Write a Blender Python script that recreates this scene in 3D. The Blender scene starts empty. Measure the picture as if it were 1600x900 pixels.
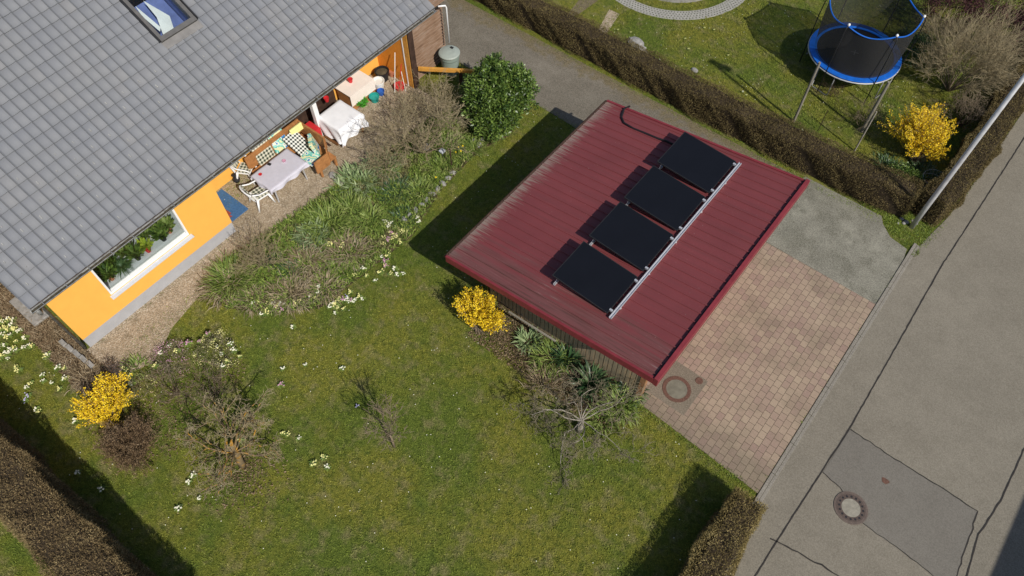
import bpy, math, random
import numpy as np
from math import sin, cos, pi, radians
from mathutils import Vector, Matrix
rng = np.random.default_rng(7); random.seed(7)
SC = bpy.context.scene
COL = SC.collection

# ------------------------------------------------------------------ camera, sky, sun, exposure
HC = 17.5; PITCH = radians(57.35); HEAD = radians(38.6); FPX = 1150.0
cd = bpy.data.cameras.new('camera'); cam = bpy.data.objects.new('camera', cd); COL.objects.link(cam)
cd.sensor_width = 36; cd.lens = FPX/1600*36; cd.clip_end = 1000
cam.location = (0, 0, HC); cam.rotation_euler = (pi/2-PITCH, 0, HEAD)
SC.camera = cam
SUNV = Vector((1.05, -.33, 1.0)).normalized()
EL = math.asin(SUNV.z)
w = bpy.data.worlds.new('World'); SC.world = w; w.use_nodes = True
nt = w.node_tree; bg = nt.nodes['Background']
sky = nt.nodes.new('ShaderNodeTexSky'); sky.sky_type = 'NISHITA'; sky.sun_disc = False
sky.sun_elevation = EL; sky.sun_rotation = math.atan2(SUNV.x, SUNV.y)
nt.links.new(sky.outputs[0], bg.inputs[0]); bg.inputs[1].default_value = 0.085
sl = bpy.data.lights.new('sun', 'SUN'); sl.energy = 3.9; sl.angle = radians(.55); sl.color = (1, .95, .87)
so = bpy.data.objects.new('sun', sl); COL.objects.link(so); so.location = (20, -6, 30)
so.rotation_euler = SUNV.to_track_quat('Z', 'Y').to_euler()
SC.view_settings.view_transform = 'Standard'; SC.view_settings.look = 'None'
SC.view_settings.gamma = 1; SC.view_settings.exposure = 0.12; SC.view_settings.use_curve_mapping = False

# ------------------------------------------------------------------ pixel of the photo -> point at height z
_f = np.array([-sin(HEAD), cos(HEAD), 0]); _r = np.array([cos(HEAD), sin(HEAD), 0]); _u = np.array([0, 0, 1.])
_fw = _f*cos(PITCH)-_u*sin(PITCH); _up = _f*sin(PITCH)+_u*cos(PITCH)
def ray(px, py): return _fw+_r*(px-800)/FPX+_up*(450-py)/FPX
def g(px, py, z=0.):
    d = ray(px, py); t = (z-HC)/d[2]; return np.array([d[0]*t, d[1]*t, z])
def projpx(P):
    Q = np.asarray(P, float)-np.array([0, 0, HC]); d = Q@_fw
    return np.stack([800+FPX*(Q@_r)/d, 450-FPX*(Q@_up)/d], -1)

# ------------------------------------------------------------------ materials
def lin(c):
    return tuple(((v/255)/12.92 if v/255 <= .04045 else ((v/255+.055)/1.055)**2.4) for v in c)
class NT:
    def __init__(s, name, rough=.8, spec=.3, metal=0):
        s.m = bpy.data.materials.new(name); s.m.use_nodes = True; s.t = s.m.node_tree
        s.b = s.t.nodes['Principled BSDF']; s.b.inputs['Roughness'].default_value = rough
        s.b.inputs['Specular IOR Level'].default_value = spec; s.b.inputs['Metallic'].default_value = metal
        s.tc = s.t.nodes.new('ShaderNodeTexCoord'); s.co = s.tc.outputs['Object']
    def n(s, k, **kw):
        x = s.t.nodes.new(k)
        for a, v in kw.items():
            if a.startswith('i_'):
                x.inputs[int(a[2:])].default_value = v
            else: setattr(x, a, v)
        return x
    def l(s, a, b): s.t.links.new(a, b)
    def map(s, scale=(1, 1, 1), rot=0):
        x = s.n('ShaderNodeMapping'); x.inputs['Scale'].default_value = scale; x.inputs['Rotation'].default_value = (0, 0, rot)
        s.l(s.co, x.inputs[0]); return x.outputs[0]
    def noise(s, scale, detail=4, co=None, rough=.55):
        x = s.n('ShaderNodeTexNoise'); x.inputs['Scale'].default_value = scale; x.inputs['Detail'].default_value = detail
        x.inputs['Roughness'].default_value = rough
        s.l(co or s.co, x.inputs['Vector']); return x.outputs[0]
    def ramp(s, v, stops, interp='LINEAR'):
        x = s.n('ShaderNodeValToRGB'); r = x.color_ramp; r.interpolation = interp
        while len(r.elements) < len(stops): r.elements.new(.5)
        for e, (p, c) in zip(r.elements, stops):
            e.position = p; e.color = (c, c, c, 1) if isinstance(c, (int, float)) else (*c, 1)
        s.l(v, x.inputs[0]); return x.outputs[0]
    def mix(s, f, a, b, mode='MIX'):
        x = s.n('ShaderNodeMix', data_type='RGBA', blend_type=mode)
        for v, i in ((f, 0), (a, 6), (b, 7)):
            if isinstance(v, (int, float)): x.inputs[i].default_value = v
            elif isinstance(v, tuple): x.inputs[i].default_value = (*v[:3], 1)
            else: s.l(v, x.inputs[i])
        return x.outputs[2]
    def math(s, op, a, b=0.):
        x = s.n('ShaderNodeMath', operation=op)
        for v, i in ((a, 0), (b, 1)):
            if isinstance(v, (int, float)): x.inputs[i].default_value = v
            else: s.l(v, x.inputs[i])
        return x.outputs[0]
    def col(s, c):
        if isinstance(c, tuple): s.b.inputs['Base Color'].default_value = (*c, 1)
        else: s.l(c, s.b.inputs['Base Color'])
    def bump(s, h, st=.3, dist=.01):
        x = s.n('ShaderNodeBump'); x.inputs['Strength'].default_value = st; x.inputs['Distance'].default_value = dist
        s.l(h, x.inputs['Height']); s.l(x.outputs[0], s.b.inputs['Normal'])
    def attr(s, nm):
        x = s.n('ShaderNodeAttribute'); x.attribute_name = nm; return x.outputs['Fac']

def simple(name, c, rough=.6, var=.12, scale=12, spec=.3, metal=0, bump=.0):
    k = NT(name, rough, spec, metal)
    n = k.noise(scale, 4)
    lo = tuple(v*(1-var) for v in c); hi = tuple(min(1, v*(1+var)) for v in c)
    k.col(k.ramp(n, [(.3, lo), (.7, hi)]))
    if bump: k.bump(k.noise(scale*6, 3), bump, .005)
    return k.m
def leafmat(name, cs, rough=.55, noise=1.2, spec=.25, trans=.0):
    """colour by per leaf random value and by a slow patchiness"""
    k = NT(name, rough, spec)
    r = k.attr('rnd')
    n = k.noise(noise, 6, rough=.68)
    v = k.math('ADD', k.math('MULTIPLY', r, .62), k.math('MULTIPLY', k.math('SUBTRACT', n, .5), 1.5))
    v = k.math('ADD', v, .19)
    k.col(k.ramp(v, [(i/(len(cs)-1), c) for i, c in enumerate(cs)]))
    return k.m

M = {}
# lawn: one colour pattern shared by the mossy ground and the blades on it
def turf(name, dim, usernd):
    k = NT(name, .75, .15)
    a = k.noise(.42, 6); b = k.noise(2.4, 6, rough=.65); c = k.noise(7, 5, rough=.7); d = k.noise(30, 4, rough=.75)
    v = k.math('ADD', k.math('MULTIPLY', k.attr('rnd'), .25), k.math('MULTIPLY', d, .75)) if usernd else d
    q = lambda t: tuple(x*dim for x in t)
    c1 = k.ramp(v, [(.3, q((.11, .12, .018))), (.5, q((.225, .225, .030))), (.7, q((.34, .32, .07)))])
    c2 = k.ramp(v, [(.3, q((.060, .095, .015))), (.5, q((.135, .180, .024))), (.7, q((.23, .275, .05)))])
    c3 = k.ramp(v, [(.3, q((.17, .145, .06))), (.5, q((.27, .235, .10))), (.7, q((.38, .33, .17)))])
    x = k.mix(k.ramp(a, [(.42, 0.), (.58, 1.)]), c1, c2)
    x = k.mix(k.ramp(b, [(.50, 0.), (.66, .7)]), x, c3)
    x = k.mix(k.ramp(c, [(.48, 0.), (.64, .7)]), x, q((.065, .10, .016)))
    k.col(x)
    if not usernd: k.bump(d, .8, .03)
    return k.m
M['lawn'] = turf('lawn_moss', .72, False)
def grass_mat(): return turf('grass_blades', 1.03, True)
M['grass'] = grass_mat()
M['meadow'] = leafmat('weed_leaves', [(.05, .08, .012), (.10, .15, .02), (.18, .24, .03), (.26, .28, .05)])
def asphalt(name, c, speck=.5, patch=.25, dark=(.05, .05, .04), dk=.35, big=.35):
    k = NT(name, .92, .15)
    a = k.noise(big, 6); b = k.noise(1.6, 8, rough=.65); d = k.noise(34, 5, rough=.8); e = k.noise(75, 3)
    lo = tuple(v*(1-patch) for v in c); hi = tuple(v*(1+patch) for v in c)
    x = k.ramp(a, [(.32, lo), (.68, hi)])
    x = k.mix(k.ramp(b, [(.45, 0.), (.62, dk)]), x, dark)
    x = k.mix(speck, x, k.mix(k.ramp(d, [(.38, 0.), (.62, 1.)]), tuple(v*.42 for v in c), tuple(min(1, v*1.75) for v in c)))
    x = k.mix(k.ramp(e, [(.6, 0.), (.75, .3)]), x, tuple(min(1, v*1.5) for v in c))
    k.col(x); k.bump(d, .6, .01); return k.m
M['road'] = asphalt('road_asphalt', (.212, .190, .150), .33, .12, (.16, .142, .11), .5)
M['road_patch'] = asphalt('patched_asphalt', (.172, .158, .134), .26, .07, (.14, .126, .105))
def drive_mat():
    k = NT('old_driveway_asphalt', .92, .15)
    sc = k.map((.35, 1.3, 1)); a = k.noise(.9, 6, sc); b = k.noise(1.2, 8, rough=.7); d = k.noise(34, 5, rough=.8)
    x = k.ramp(a, [(.34, (.115, .10, .078)), (.52, (.165, .147, .118)), (.68, (.235, .21, .17))])
    x = k.mix(k.ramp(b, [(.45, 0.), (.6, .55)]), x, (.095, .082, .06))
    x = k.mix(.55, x, k.mix(k.ramp(d, [(.38, 0.), (.62, 1.)]), (.065, .056, .042), (.30, .265, .21)))
    sx = k.n('ShaderNodeSeparateXYZ'); k.l(k.co, sx.inputs[0])
    f = k.math('ADD', k.math('SUBTRACT', sx.outputs[1], 17.05), k.math('MULTIPLY', k.math('SUBTRACT', k.noise(2.2, 7, rough=.7), .5), 2.4))
    x = k.mix(k.ramp(f, [(0, 0.), (.35, .8)]), x, k.ramp(d, [(.35, (.06, .048, .022)), (.5, (.15, .12, .065)), (.65, (.27, .22, .13))]))
    k.col(x); k.bump(d, .6, .012); return k.m
M['drive'] = drive_mat()
M['drive_plain'] = asphalt('old_driveway_asphalt', (.150, .132, .106), .6, .30, (.080, .070, .052), .6)
M['apron'] = asphalt('weathered_apron_concrete', (.215, .205, .165), .6, .55, (.060, .058, .038), .85, .95)
M['kerb'] = asphalt('kerb_concrete', (.24, .22, .185), .4, .15, (.15, .13, .11))
M['tar'] = simple('tar_seam', (.035, .03, .026), .7, .3, 20)
def gravel_mat():
    k = NT('fine_tan_gravel', .9, .15)
    v = k.n('ShaderNodeTexVoronoi'); v.inputs['Scale'].default_value = 38; k.l(k.co, v.inputs['Vector'])
    a = k.noise(.8, 5); b = k.noise(3, 5)
    x = k.ramp(k.n('ShaderNodeSeparateColor').outputs[0], [(0, 0.), (1, 1.)]) if False else v.outputs['Color']
    sp = k.n('ShaderNodeSeparateColor'); k.l(x, sp.inputs[0])
    c = k.ramp(sp.outputs[0], [(0, (.27, .21, .145)), (.5, (.39, .31, .215)), (.85, (.48, .39, .285)), (1, (.56, .49, .39))])
    c = k.mix(k.ramp(a, [(.4, 0.), (.7, .45)]), c, (.20, .16, .095))
    c = k.mix(k.ramp(b, [(.52, 0.), (.75, .6)]), c, (.13, .10, .055))
    k.col(c); k.bump(v.outputs['Distance'], .7, .02); return k.m
M['gravel'] = gravel_mat()
def soil_mat(name, c):
    k = NT(name, .95, .05)
    a = k.noise(2, 6); b = k.noise(45, 4)
    x = k.ramp(a, [(.3, tuple(v*.6 for v in c)), (.7, tuple(v*1.35 for v in c))])
    x = k.mix(k.ramp(b, [(.35, .0), (.7, .7)]), x, tuple(v*.4 for v in c))
    k.col(x); k.bump(b, .9, .04); return k.m
M['soil'] = soil_mat('garden_soil', (.10, .082, .045))
M['drysoil'] = soil_mat('dry_overgrown_strip', (.15, .125, .08))
def paver_mat():
    k = NT('pink_and_buff_pavers', .88, .2)
    geo = k.n('ShaderNodeNewGeometry')
    mp = k.n('ShaderNodeMapping'); mp.inputs['Rotation'].default_value = (0, 0, -pi/2); k.l(geo.outputs['Position'], mp.inputs[0])
    br = k.n('ShaderNodeTexBrick'); br.offset = .5; br.squash = 1
    br.inputs['Scale'].default_value = 1; br.inputs['Brick Width'].default_value = .215; br.inputs['Row Height'].default_value = .178
    br.inputs['Mortar Size'].default_value = .007; br.inputs['Mortar Smooth'].default_value = .2; br.inputs['Bias'].default_value = 0
    br.inputs['Color1'].default_value = (0, 0, 0, 1); br.inputs['Color2'].default_value = (1, 1, 1, 1); br.inputs['Mortar'].default_value = (.5, .5, .5, 1)
    k.l(mp.outputs[0], br.inputs['Vector'])
    a = k.noise(.7, 4, geo.outputs['Position']); b = k.noise(90, 3, geo.outputs['Position']); d = k.noise(1.1, 5, geo.outputs['Position'])
    v = k.math('ADD', k.math('MULTIPLY', br.outputs['Color'], .5), k.math('MULTIPLY', a, .7))
    x = k.ramp(v, [(.2, (.25, .16, .135)), (.42, (.305, .21, .165)), (.65, (.345, .255, .185)), (.95, (.395, .305, .215))])
    x = k.mix(k.ramp(d, [(.48, 0.), (.64, .42)]), x, (.16, .135, .085))
    sx = k.n('ShaderNodeSeparateXYZ'); k.l(geo.outputs['Position'], sx.inputs[0]); fm = k.math('ADD', k.math('SUBTRACT', 8.9, sx.outputs[1]), k.math('MULTIPLY', k.math('SUBTRACT', a, .5), 2.5)); x = k.mix(k.ramp(fm, [(0, 0.), (.7, .6)]), x, (.13, .115, .078))
    x = k.mix(.25, x, k.ramp(b, [(.3, (.12, .09, .07)), (.7, (.5, .4, .3))]))
    x = k.mix(k.math('MULTIPLY', br.outputs['Fac'], .8), x, (.085, .07, .045))
    k.col(x)
    h = k.math('SUBTRACT', k.math('MULTIPLY', b, .3), br.outputs['Fac'])
    k.bump(h, .6, .008); return k.m
M['paver'] = paver_mat()
def turfstone_mat():
    k = NT('perforated_concrete_pavers', .9, .15)
    c = k.ramp(k.noise(14, 4), [(.3, (.26, .25, .22)), (.7, (.40, .385, .34))]); k.col(c)
    k.bump(k.noise(60, 3), .3, .01); return k.m
M['turfstone'] = turfstone_mat()
M['stone'] = simple('grey_stone', (.28, .27, .25), .9, .3, 10, bump=.4)
M['darkstone'] = simple('dark_joint_stone', (.1, .09, .08), .9, .3, 10)
# house
def tile_mat():
    k = NT('grey_concrete_roof_tiles', .62, .35)
    r = k.attr('rnd'); a = k.noise(.5, 4); b = k.noise(60, 3)
    x = k.ramp(r, [(0, (.158, .165, .183)), (.5, (.170, .177, .194)), (.85, (.180, .185, .200)), (1, (.190, .191, .200))])
    x = k.mix(k.ramp(a, [(.35, 0.), (.7, .4)]), x, (.172, .173, .174))
    x = k.mix(k.ramp(b, [(.45, 0.), (.8, .3)]), x, (.12, .12, .115))
    k.col(x); return k.m
M['tile'] = tile_mat()
M['tilejoint'] = simple('shaded_tile_joint', (.085, .086, .084), .9, .25, 20)  # shade line along each tile column, painted as a dark joint strip
M['lime'] = simple('pale_snow_stop', (.36, .355, .33), .7, .3, 30)
M['zinc'] = simple('weathered_zinc', (.25, .25, .24), .5, .4, 9, metal=.3)
M['orangewall'] = simple('orange_yellow_render', (.88, .455, .085), .9, .03, 3, bump=.15)
M['plinth'] = simple('grey_plinth_render', (.40, .40, .41), .9, .06, 4, bump=.15)
M['white'] = simple('white_paint', (.80, .80, .79), .5, .03, 8)
M['whitewash'] = simple('greyish_white_sill', (.60, .61, .64), .5, .05, 8)
M['cloth'] = simple('white_cloth', (.82, .82, .84), .8, .06, 3)
M['lilac'] = simple('pale_lilac_tablecloth', (.56, .54, .60), .8, .05, 9)
M['cream'] = simple('cream_cloth', (.84, .75, .67), .85, .05, 4)
M['roomwall'] = simple('room_pale_green', (.42, .50, .42), .8, .1, 3)
M['dark'] = simple('dark_interior', (.03, .028, .025), .9, .3, 3)
M['wood'] = simple('orange_brown_wood', (.38, .17, .06), .55, .25, 7)
M['woodyellow'] = simple('yellow_stained_beam', (.62, .30, .055), .6, .2, 6)
M['orangewood'] = simple('orange_end_panel', (.74, .28, .035), .7, .06, 5)
M['boards'] = None
def board_mat(name, cs, axis):
    k = NT(name, .8, .2)
    sc = [2, 2, 2]; sc[axis] = 22
    n = k.noise(1.2, 4, k.map(tuple(sc))); n2 = k.noise(1.1, 4)
    v = k.math('ADD', k.math('MULTIPLY', n, .6), k.math('MULTIPLY', n2, .45))
    k.col(k.ramp(v, [(.25, cs[0]), (.5, cs[1]), (.75, cs[2])])); return k.m
M['cladding'] = board_mat('weathered_wood_cladding', [(.11, .11, .075), (.29, .235, .155), (.50, .34, .19)], 0)
M['slats'] = board_mat('grey_brown_slats', [(.13, .075, .045), (.27, .17, .11), (.42, .32, .25)], 2)
M['darkwood'] = simple('dark_brown_wood', (.055, .03, .02), .8, .4, 5)
def redroof():
    k = NT('faded_red_roof_sheet', .55, .35)
    geo = k.n('ShaderNodeNewGeometry'); P = geo.outputs['Position']
    sx = k.n('ShaderNodeSeparateXYZ'); k.l(P, sx.inputs[0])
    streak = k.n('ShaderNodeMapping'); streak.inputs['Scale'].default_value = (.35, 7, 1); k.l(P, streak.inputs[0])
    st = k.noise(1.6, 5, streak.outputs[0]); a = k.noise(.7, 4, P); sp = k.noise(26, 3, P)
    red = k.ramp(a, [(.3, (.172, .040, .043)), (.7, (.205, .048, .051))])
    red = k.mix(k.ramp(st, [(.45, 0.), (.75, .45)]), red, (.12, .04, .04))
    # lichen band worn along the low edge (x=-8) and the garden edge (y=7.35)
    n1 = k.math('ADD', k.math('MULTIPLY', sx.outputs[0], -1.0), -7.68)          # >0 near the low edge
    n1 = k.math('ADD', n1, k.math('MULTIPLY', k.math('SUBTRACT', k.noise(4.5, 4, streak.outputs[0]), .5), 1.7))
    f1 = k.ramp(n1, [(.0, 0.), (.35, .72)])
    red = k.mix(f1, red, (.27, .235, .19))
    n2 = k.math('SUBTRACT', 8.55, sx.outputs[1])
    n2 = k.math('ADD', n2, k.math('MULTIPLY', k.math('SUBTRACT', st, .5), 2.8))
    red = k.mix(k.ramp(n2, [(.1, 0.), (.9, .7)]), red, k.ramp(k.noise(2.5, 5, streak.outputs[0]), [(.35, (.075, .045, .035)), (.52, (.16, .07, .065)), (.64, (.16, .07, .065)), (.72, (.33, .26, .23))]))
    red = k.mix(k.ramp(sp, [(.70, 0.), (.76, .7)]), red, (.38, .27, .25))
    k.col(red); k.bump(sp, .15, .005); return k.m
M['redroof'] = redroof()
M['redtrim'] = simple('dark_red_fascia', (.21, .032, .040), .45, .15, 4)
M['panel'] = simple('black_solar_glass', (.0065, .0072, .0105), .42, .08, 2, spec=.22)
M['alu'] = simple('aluminium', (.62, .62, .64), .4, .06, 8, metal=.5)
M['black'] = simple('black_plastic', (.02, .02, .022), .5, .2, 8)
M['cable'] = simple('black_cable', (.016, .012, .014), .6, .2, 8)
M['galv'] = simple('galvanised_steel', (.50, .50, .51), .45, .15, 6, metal=.25)
M['rust'] = simple('rusty_iron', (.13, .068, .048), .85, .3, 30)
M['iron'] = simple('brown_cast_iron', (.095, .07, .058), .7, .3, 30)
M['concretelid'] = simple('concrete_cover', (.27, .25, .20), .9, .2, 14, bump=.3)
M['binlid'] = simple('grey_green_plastic_lid', (.32, .355, .315), .5, .08, 5)
M['bin'] = simple('grey_green_plastic', (.235, .29, .25), .5, .08, 5)
M['blue'] = simple('blue_vinyl_pad', (.010, .115, .50), .45, .2, 5)
M['jumpmat'] = simple('black_woven_mat', (.014, .014, .017), .7, .2, 20)
M['greywood'] = board_mat('weathered_post_wood', [(.13, .12, .09), (.22, .20, .16), (.32, .29, .24)], 0)
M['bark'] = simple('grey_brown_bark', (.22, .17, .115), .9, .3, 12)
M['barkpale'] = simple('pale_bark', (.28, .25, .205), .9, .3, 12)
M['twigpale'] = simple('pale_tan_twigs', (.21, .18, .12), .9, .4, 5)
M['barkdark'] = simple('dark_bark', (.085, .052, .035), .9, .3, 12)
M['barktan'] = simple('tan_twigs', (.33, .27, .16), .9, .25, 8)
def lichen():
    k = NT('lichen_covered_bark', .9, .1)
    n = k.noise(7, 4); k.col(k.ramp(n, [(.35, (.12, .09, .06)), (.52, (.21, .155, .08)), (.63, (.42, .22, .035)), (.75, (.5, .30, .03))])); return k.m
M['lichen'] = lichen()
M['yellow'] = leafmat('yellow_blossom', [(.46, .27, .008), (.76, .50, .014), (.88, .64, .025), (.95, .76, .07)], noise=3)
M['laurel'] = leafmat('glossy_evergreen_leaf', [(.012, .03, .007), (.05, .095, .018), (.13, .20, .036), (.25, .33, .08)], .4, 2, .4)  # palest tones paint the highlights on the leaves
M['straplight'] = leafmat('light_strap_leaf', [(.05, .085, .018), (.12, .18, .034), (.22, .28, .065), (.35, .38, .15)], .5, 2)
M['strapdark'] = leafmat('dark_strap_leaf', [(.010, .032, .012), (.032, .075, .028), (.075, .13, .05), (.2, .24, .12)], .4, 2, .4)
def bedgreen():
    k = NT('mixed_bed_foliage', .6, .25); r = k.attr('rnd'); a = k.noise(1.5, 4)
    c1 = k.ramp(r, [(0, (.06, .10, .018)), (.5, (.15, .23, .035)), (1, (.32, .38, .09))]); c2 = k.ramp(r, [(0, (.10, .075, .04)), (.5, (.21, .165, .09)), (1, (.38, .31, .19))])
    k.col(k.mix(k.ramp(a, [(.55, 0.), (.66, .8)]), c1, c2)); return k.m
M['bedgreen'] = bedgreen()
M['sage'] = leafmat('grey_green_leaf', [(.06, .095, .04), (.15, .215, .085), (.27, .34, .16), (.38, .43, .26)], .6, 2)
M['deadgrass'] = leafmat('dead_straw', [(.11, .08, .045), (.22, .165, .095), (.34, .27, .17), (.45, .37, .26)], .8, 2)
M['hedge'] = leafmat('brown_hedge_twigs', [(.06, .042, .02), (.145, .10, .05), (.24, .175, .085), (.33, .26, .13)], .85, 1.6, .1)
M['hedgegreen'] = leafmat('hedge_with_green_tint', [(.04, .03, .014), (.10, .075, .032), (.17, .13, .055), (.24, .20, .085)], .85, 1.3, .1)
M['hedgegold'] = leafmat('olive_tan_hedge', [(.06, .046, .018), (.17, .13, .05), (.29, .225, .09), (.40, .33, .16)], .85, 1.6, .1)
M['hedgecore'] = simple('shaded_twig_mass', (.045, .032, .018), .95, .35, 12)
M['brownleaf'] = leafmat('red_brown_leaf', [(.06, .038, .020), (.16, .105, .055), (.27, .185, .105), (.38, .29, .19)], .8, 2, .1)
M['purple'] = leafmat('purple_bronze_leaf', [(.03, .012, .014), (.075, .03, .034), (.13, .06, .06)], .7, 2, .1)
M['heath'] = leafmat('faded_pink_heath', [(.09, .10, .04), (.16, .16, .07), (.26, .22, .14), (.46, .40, .33)], .8, 2, .1)
M['petalyellow'] = simple('pale_yellow_petal', (.78, .74, .30), .7, .12, 30)
M['petalwhite'] = simple('white_petal', (.82, .80, .62), .7, .05, 30)
M['petalpink'] = simple('pink_petal', (.56, .30, .40), .7, .15, 30)
M['petallilac'] = simple('lilac_petal', (.50, .46, .66), .7, .15, 30)
M['petalgold'] = simple('golden_petal', (.85, .62, .03), .7, .1, 30)
M['red'] = simple('red_plastic', (.55, .03, .035), .4, .1, 5)
M['teal'] = simple('teal_plastic', (.02, .30, .26), .45, .1, 5)
M['limegreen'] = simple('lime_green_plastic', (.10, .48, .04), .45, .2, 5)
M['bluepl'] = simple('blue_plastic', (.03, .12, .45), .45, .1, 5)
M['bluemat'] = simple('blue_door_mat', (.055, .14, .29), .9, .2, 14)
M['redstripe'] = simple('brick_red_mat_stripe', (.33, .07, .04), .9, .2, 14)
M['terracotta'] = simple('terracotta', (.45, .17, .09), .8, .15, 12)
M['whitepot'] = simple('white_plastic', (.78, .77, .72), .5, .04, 5)
M['litter'] = leafmat('dead_leaf_litter', [(.06, .04, .022), (.14, .095, .055), (.25, .18, .11), (.36, .28, .18)], .9, 3, .1)
def check_mat(name, a, b, s=16, ax='XY'):
    k = NT(name, .85, .1)
    w1 = k.n('ShaderNodeTexWave'); w1.bands_direction = ax[0]; w1.inputs['Scale'].default_value = s/6.28*2
    w2 = k.n('ShaderNodeTexWave'); w2.bands_direction = ax[1]; w2.inputs['Scale'].default_value = s/6.28*2
    for w_ in (w1, w2): k.l(k.tc.outputs['Generated'] if False else k.co, w_.inputs['Vector'])
    v = k.math('ADD', w1.outputs['Fac'], w2.outputs['Fac'])
    k.col(k.ramp(k.math('MULTIPLY', v, .5), [(.25, a), (.5, tuple((x+y)/2 for x, y in zip(a, b))), (.72, b)])); return k.m
M['check'] = check_mat('green_check_cushion', (.045, .06, .04), (.62, .60, .48), 9)
M['checkbw'] = check_mat('dark_check_cushion', (.02, .03, .03), (.78, .78, .72), 10)
M['checkv'] = check_mat('green_check_back_cushion', (.045, .06, .04), (.62, .60, .48), 9, 'YZ')
def floral():
    k = NT('turquoise_leaf_print', .85, .1)
    n = k.noise(5, 2); k.col(k.ramp(n, [(.36, (.70, .70, .42)), (.44, (.10, .45, .40)), (.5, (.30, .62, .55)), (.56, (.75, .76, .62)), (.64, (.05, .22, .50))], 'CONSTANT')); return k.m
M['floral'] = floral()
def glass():
    m = bpy.data.materials.new('window_glass'); m.use_nodes = True; t = m.node_tree; t.nodes.clear()
    o = t.nodes.new('ShaderNodeOutputMaterial'); mx = t.nodes.new('ShaderNodeMixShader'); tr = t.nodes.new('ShaderNodeBsdfTransparent')
    gl = t.nodes.new('ShaderNodeBsdfGlossy'); gl.inputs['Roughness'].default_value = .02; fr = t.nodes.new('ShaderNodeLayerWeight'); fr.inputs[0].default_value = .5; pw = t.nodes.new('ShaderNodeMath'); pw.operation = 'POWER'; pw.inputs[1].default_value = 4.; ad = t.nodes.new('ShaderNodeMath'); ad.inputs[1].default_value = .05; t.links.new(fr.outputs['Facing'], pw.inputs[0]); t.links.new(pw.outputs[0], ad.inputs[0]); fr = ad
    tr.inputs[0].default_value = (.9, .93, .92, 1)
    t.links.new(fr.outputs[0], mx.inputs[0]); t.links.new(tr.outputs[0], mx.inputs[1]); t.links.new(gl.outputs[0], mx.inputs[2]); t.links.new(mx.outputs[0], o.inputs[0]); return m
M['glass'] = glass()
def net():
    m = bpy.data.materials.new('fine_black_safety_net'); m.use_nodes = True; t = m.node_tree; b = t.nodes['Principled BSDF']
    b.inputs['Base Color'].default_value = (.02, .02, .02, 1); b.inputs['Roughness'].default_value = .8; b.inputs['Alpha'].default_value = .72; return m
M['net'] = net()
M['skyblue'] = simple('sky_reflection_blue', (.16, .20, .46), .3, .25, 2.2)  # blue-violet sky reflection painted onto the walls below the skylight glass

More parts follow.
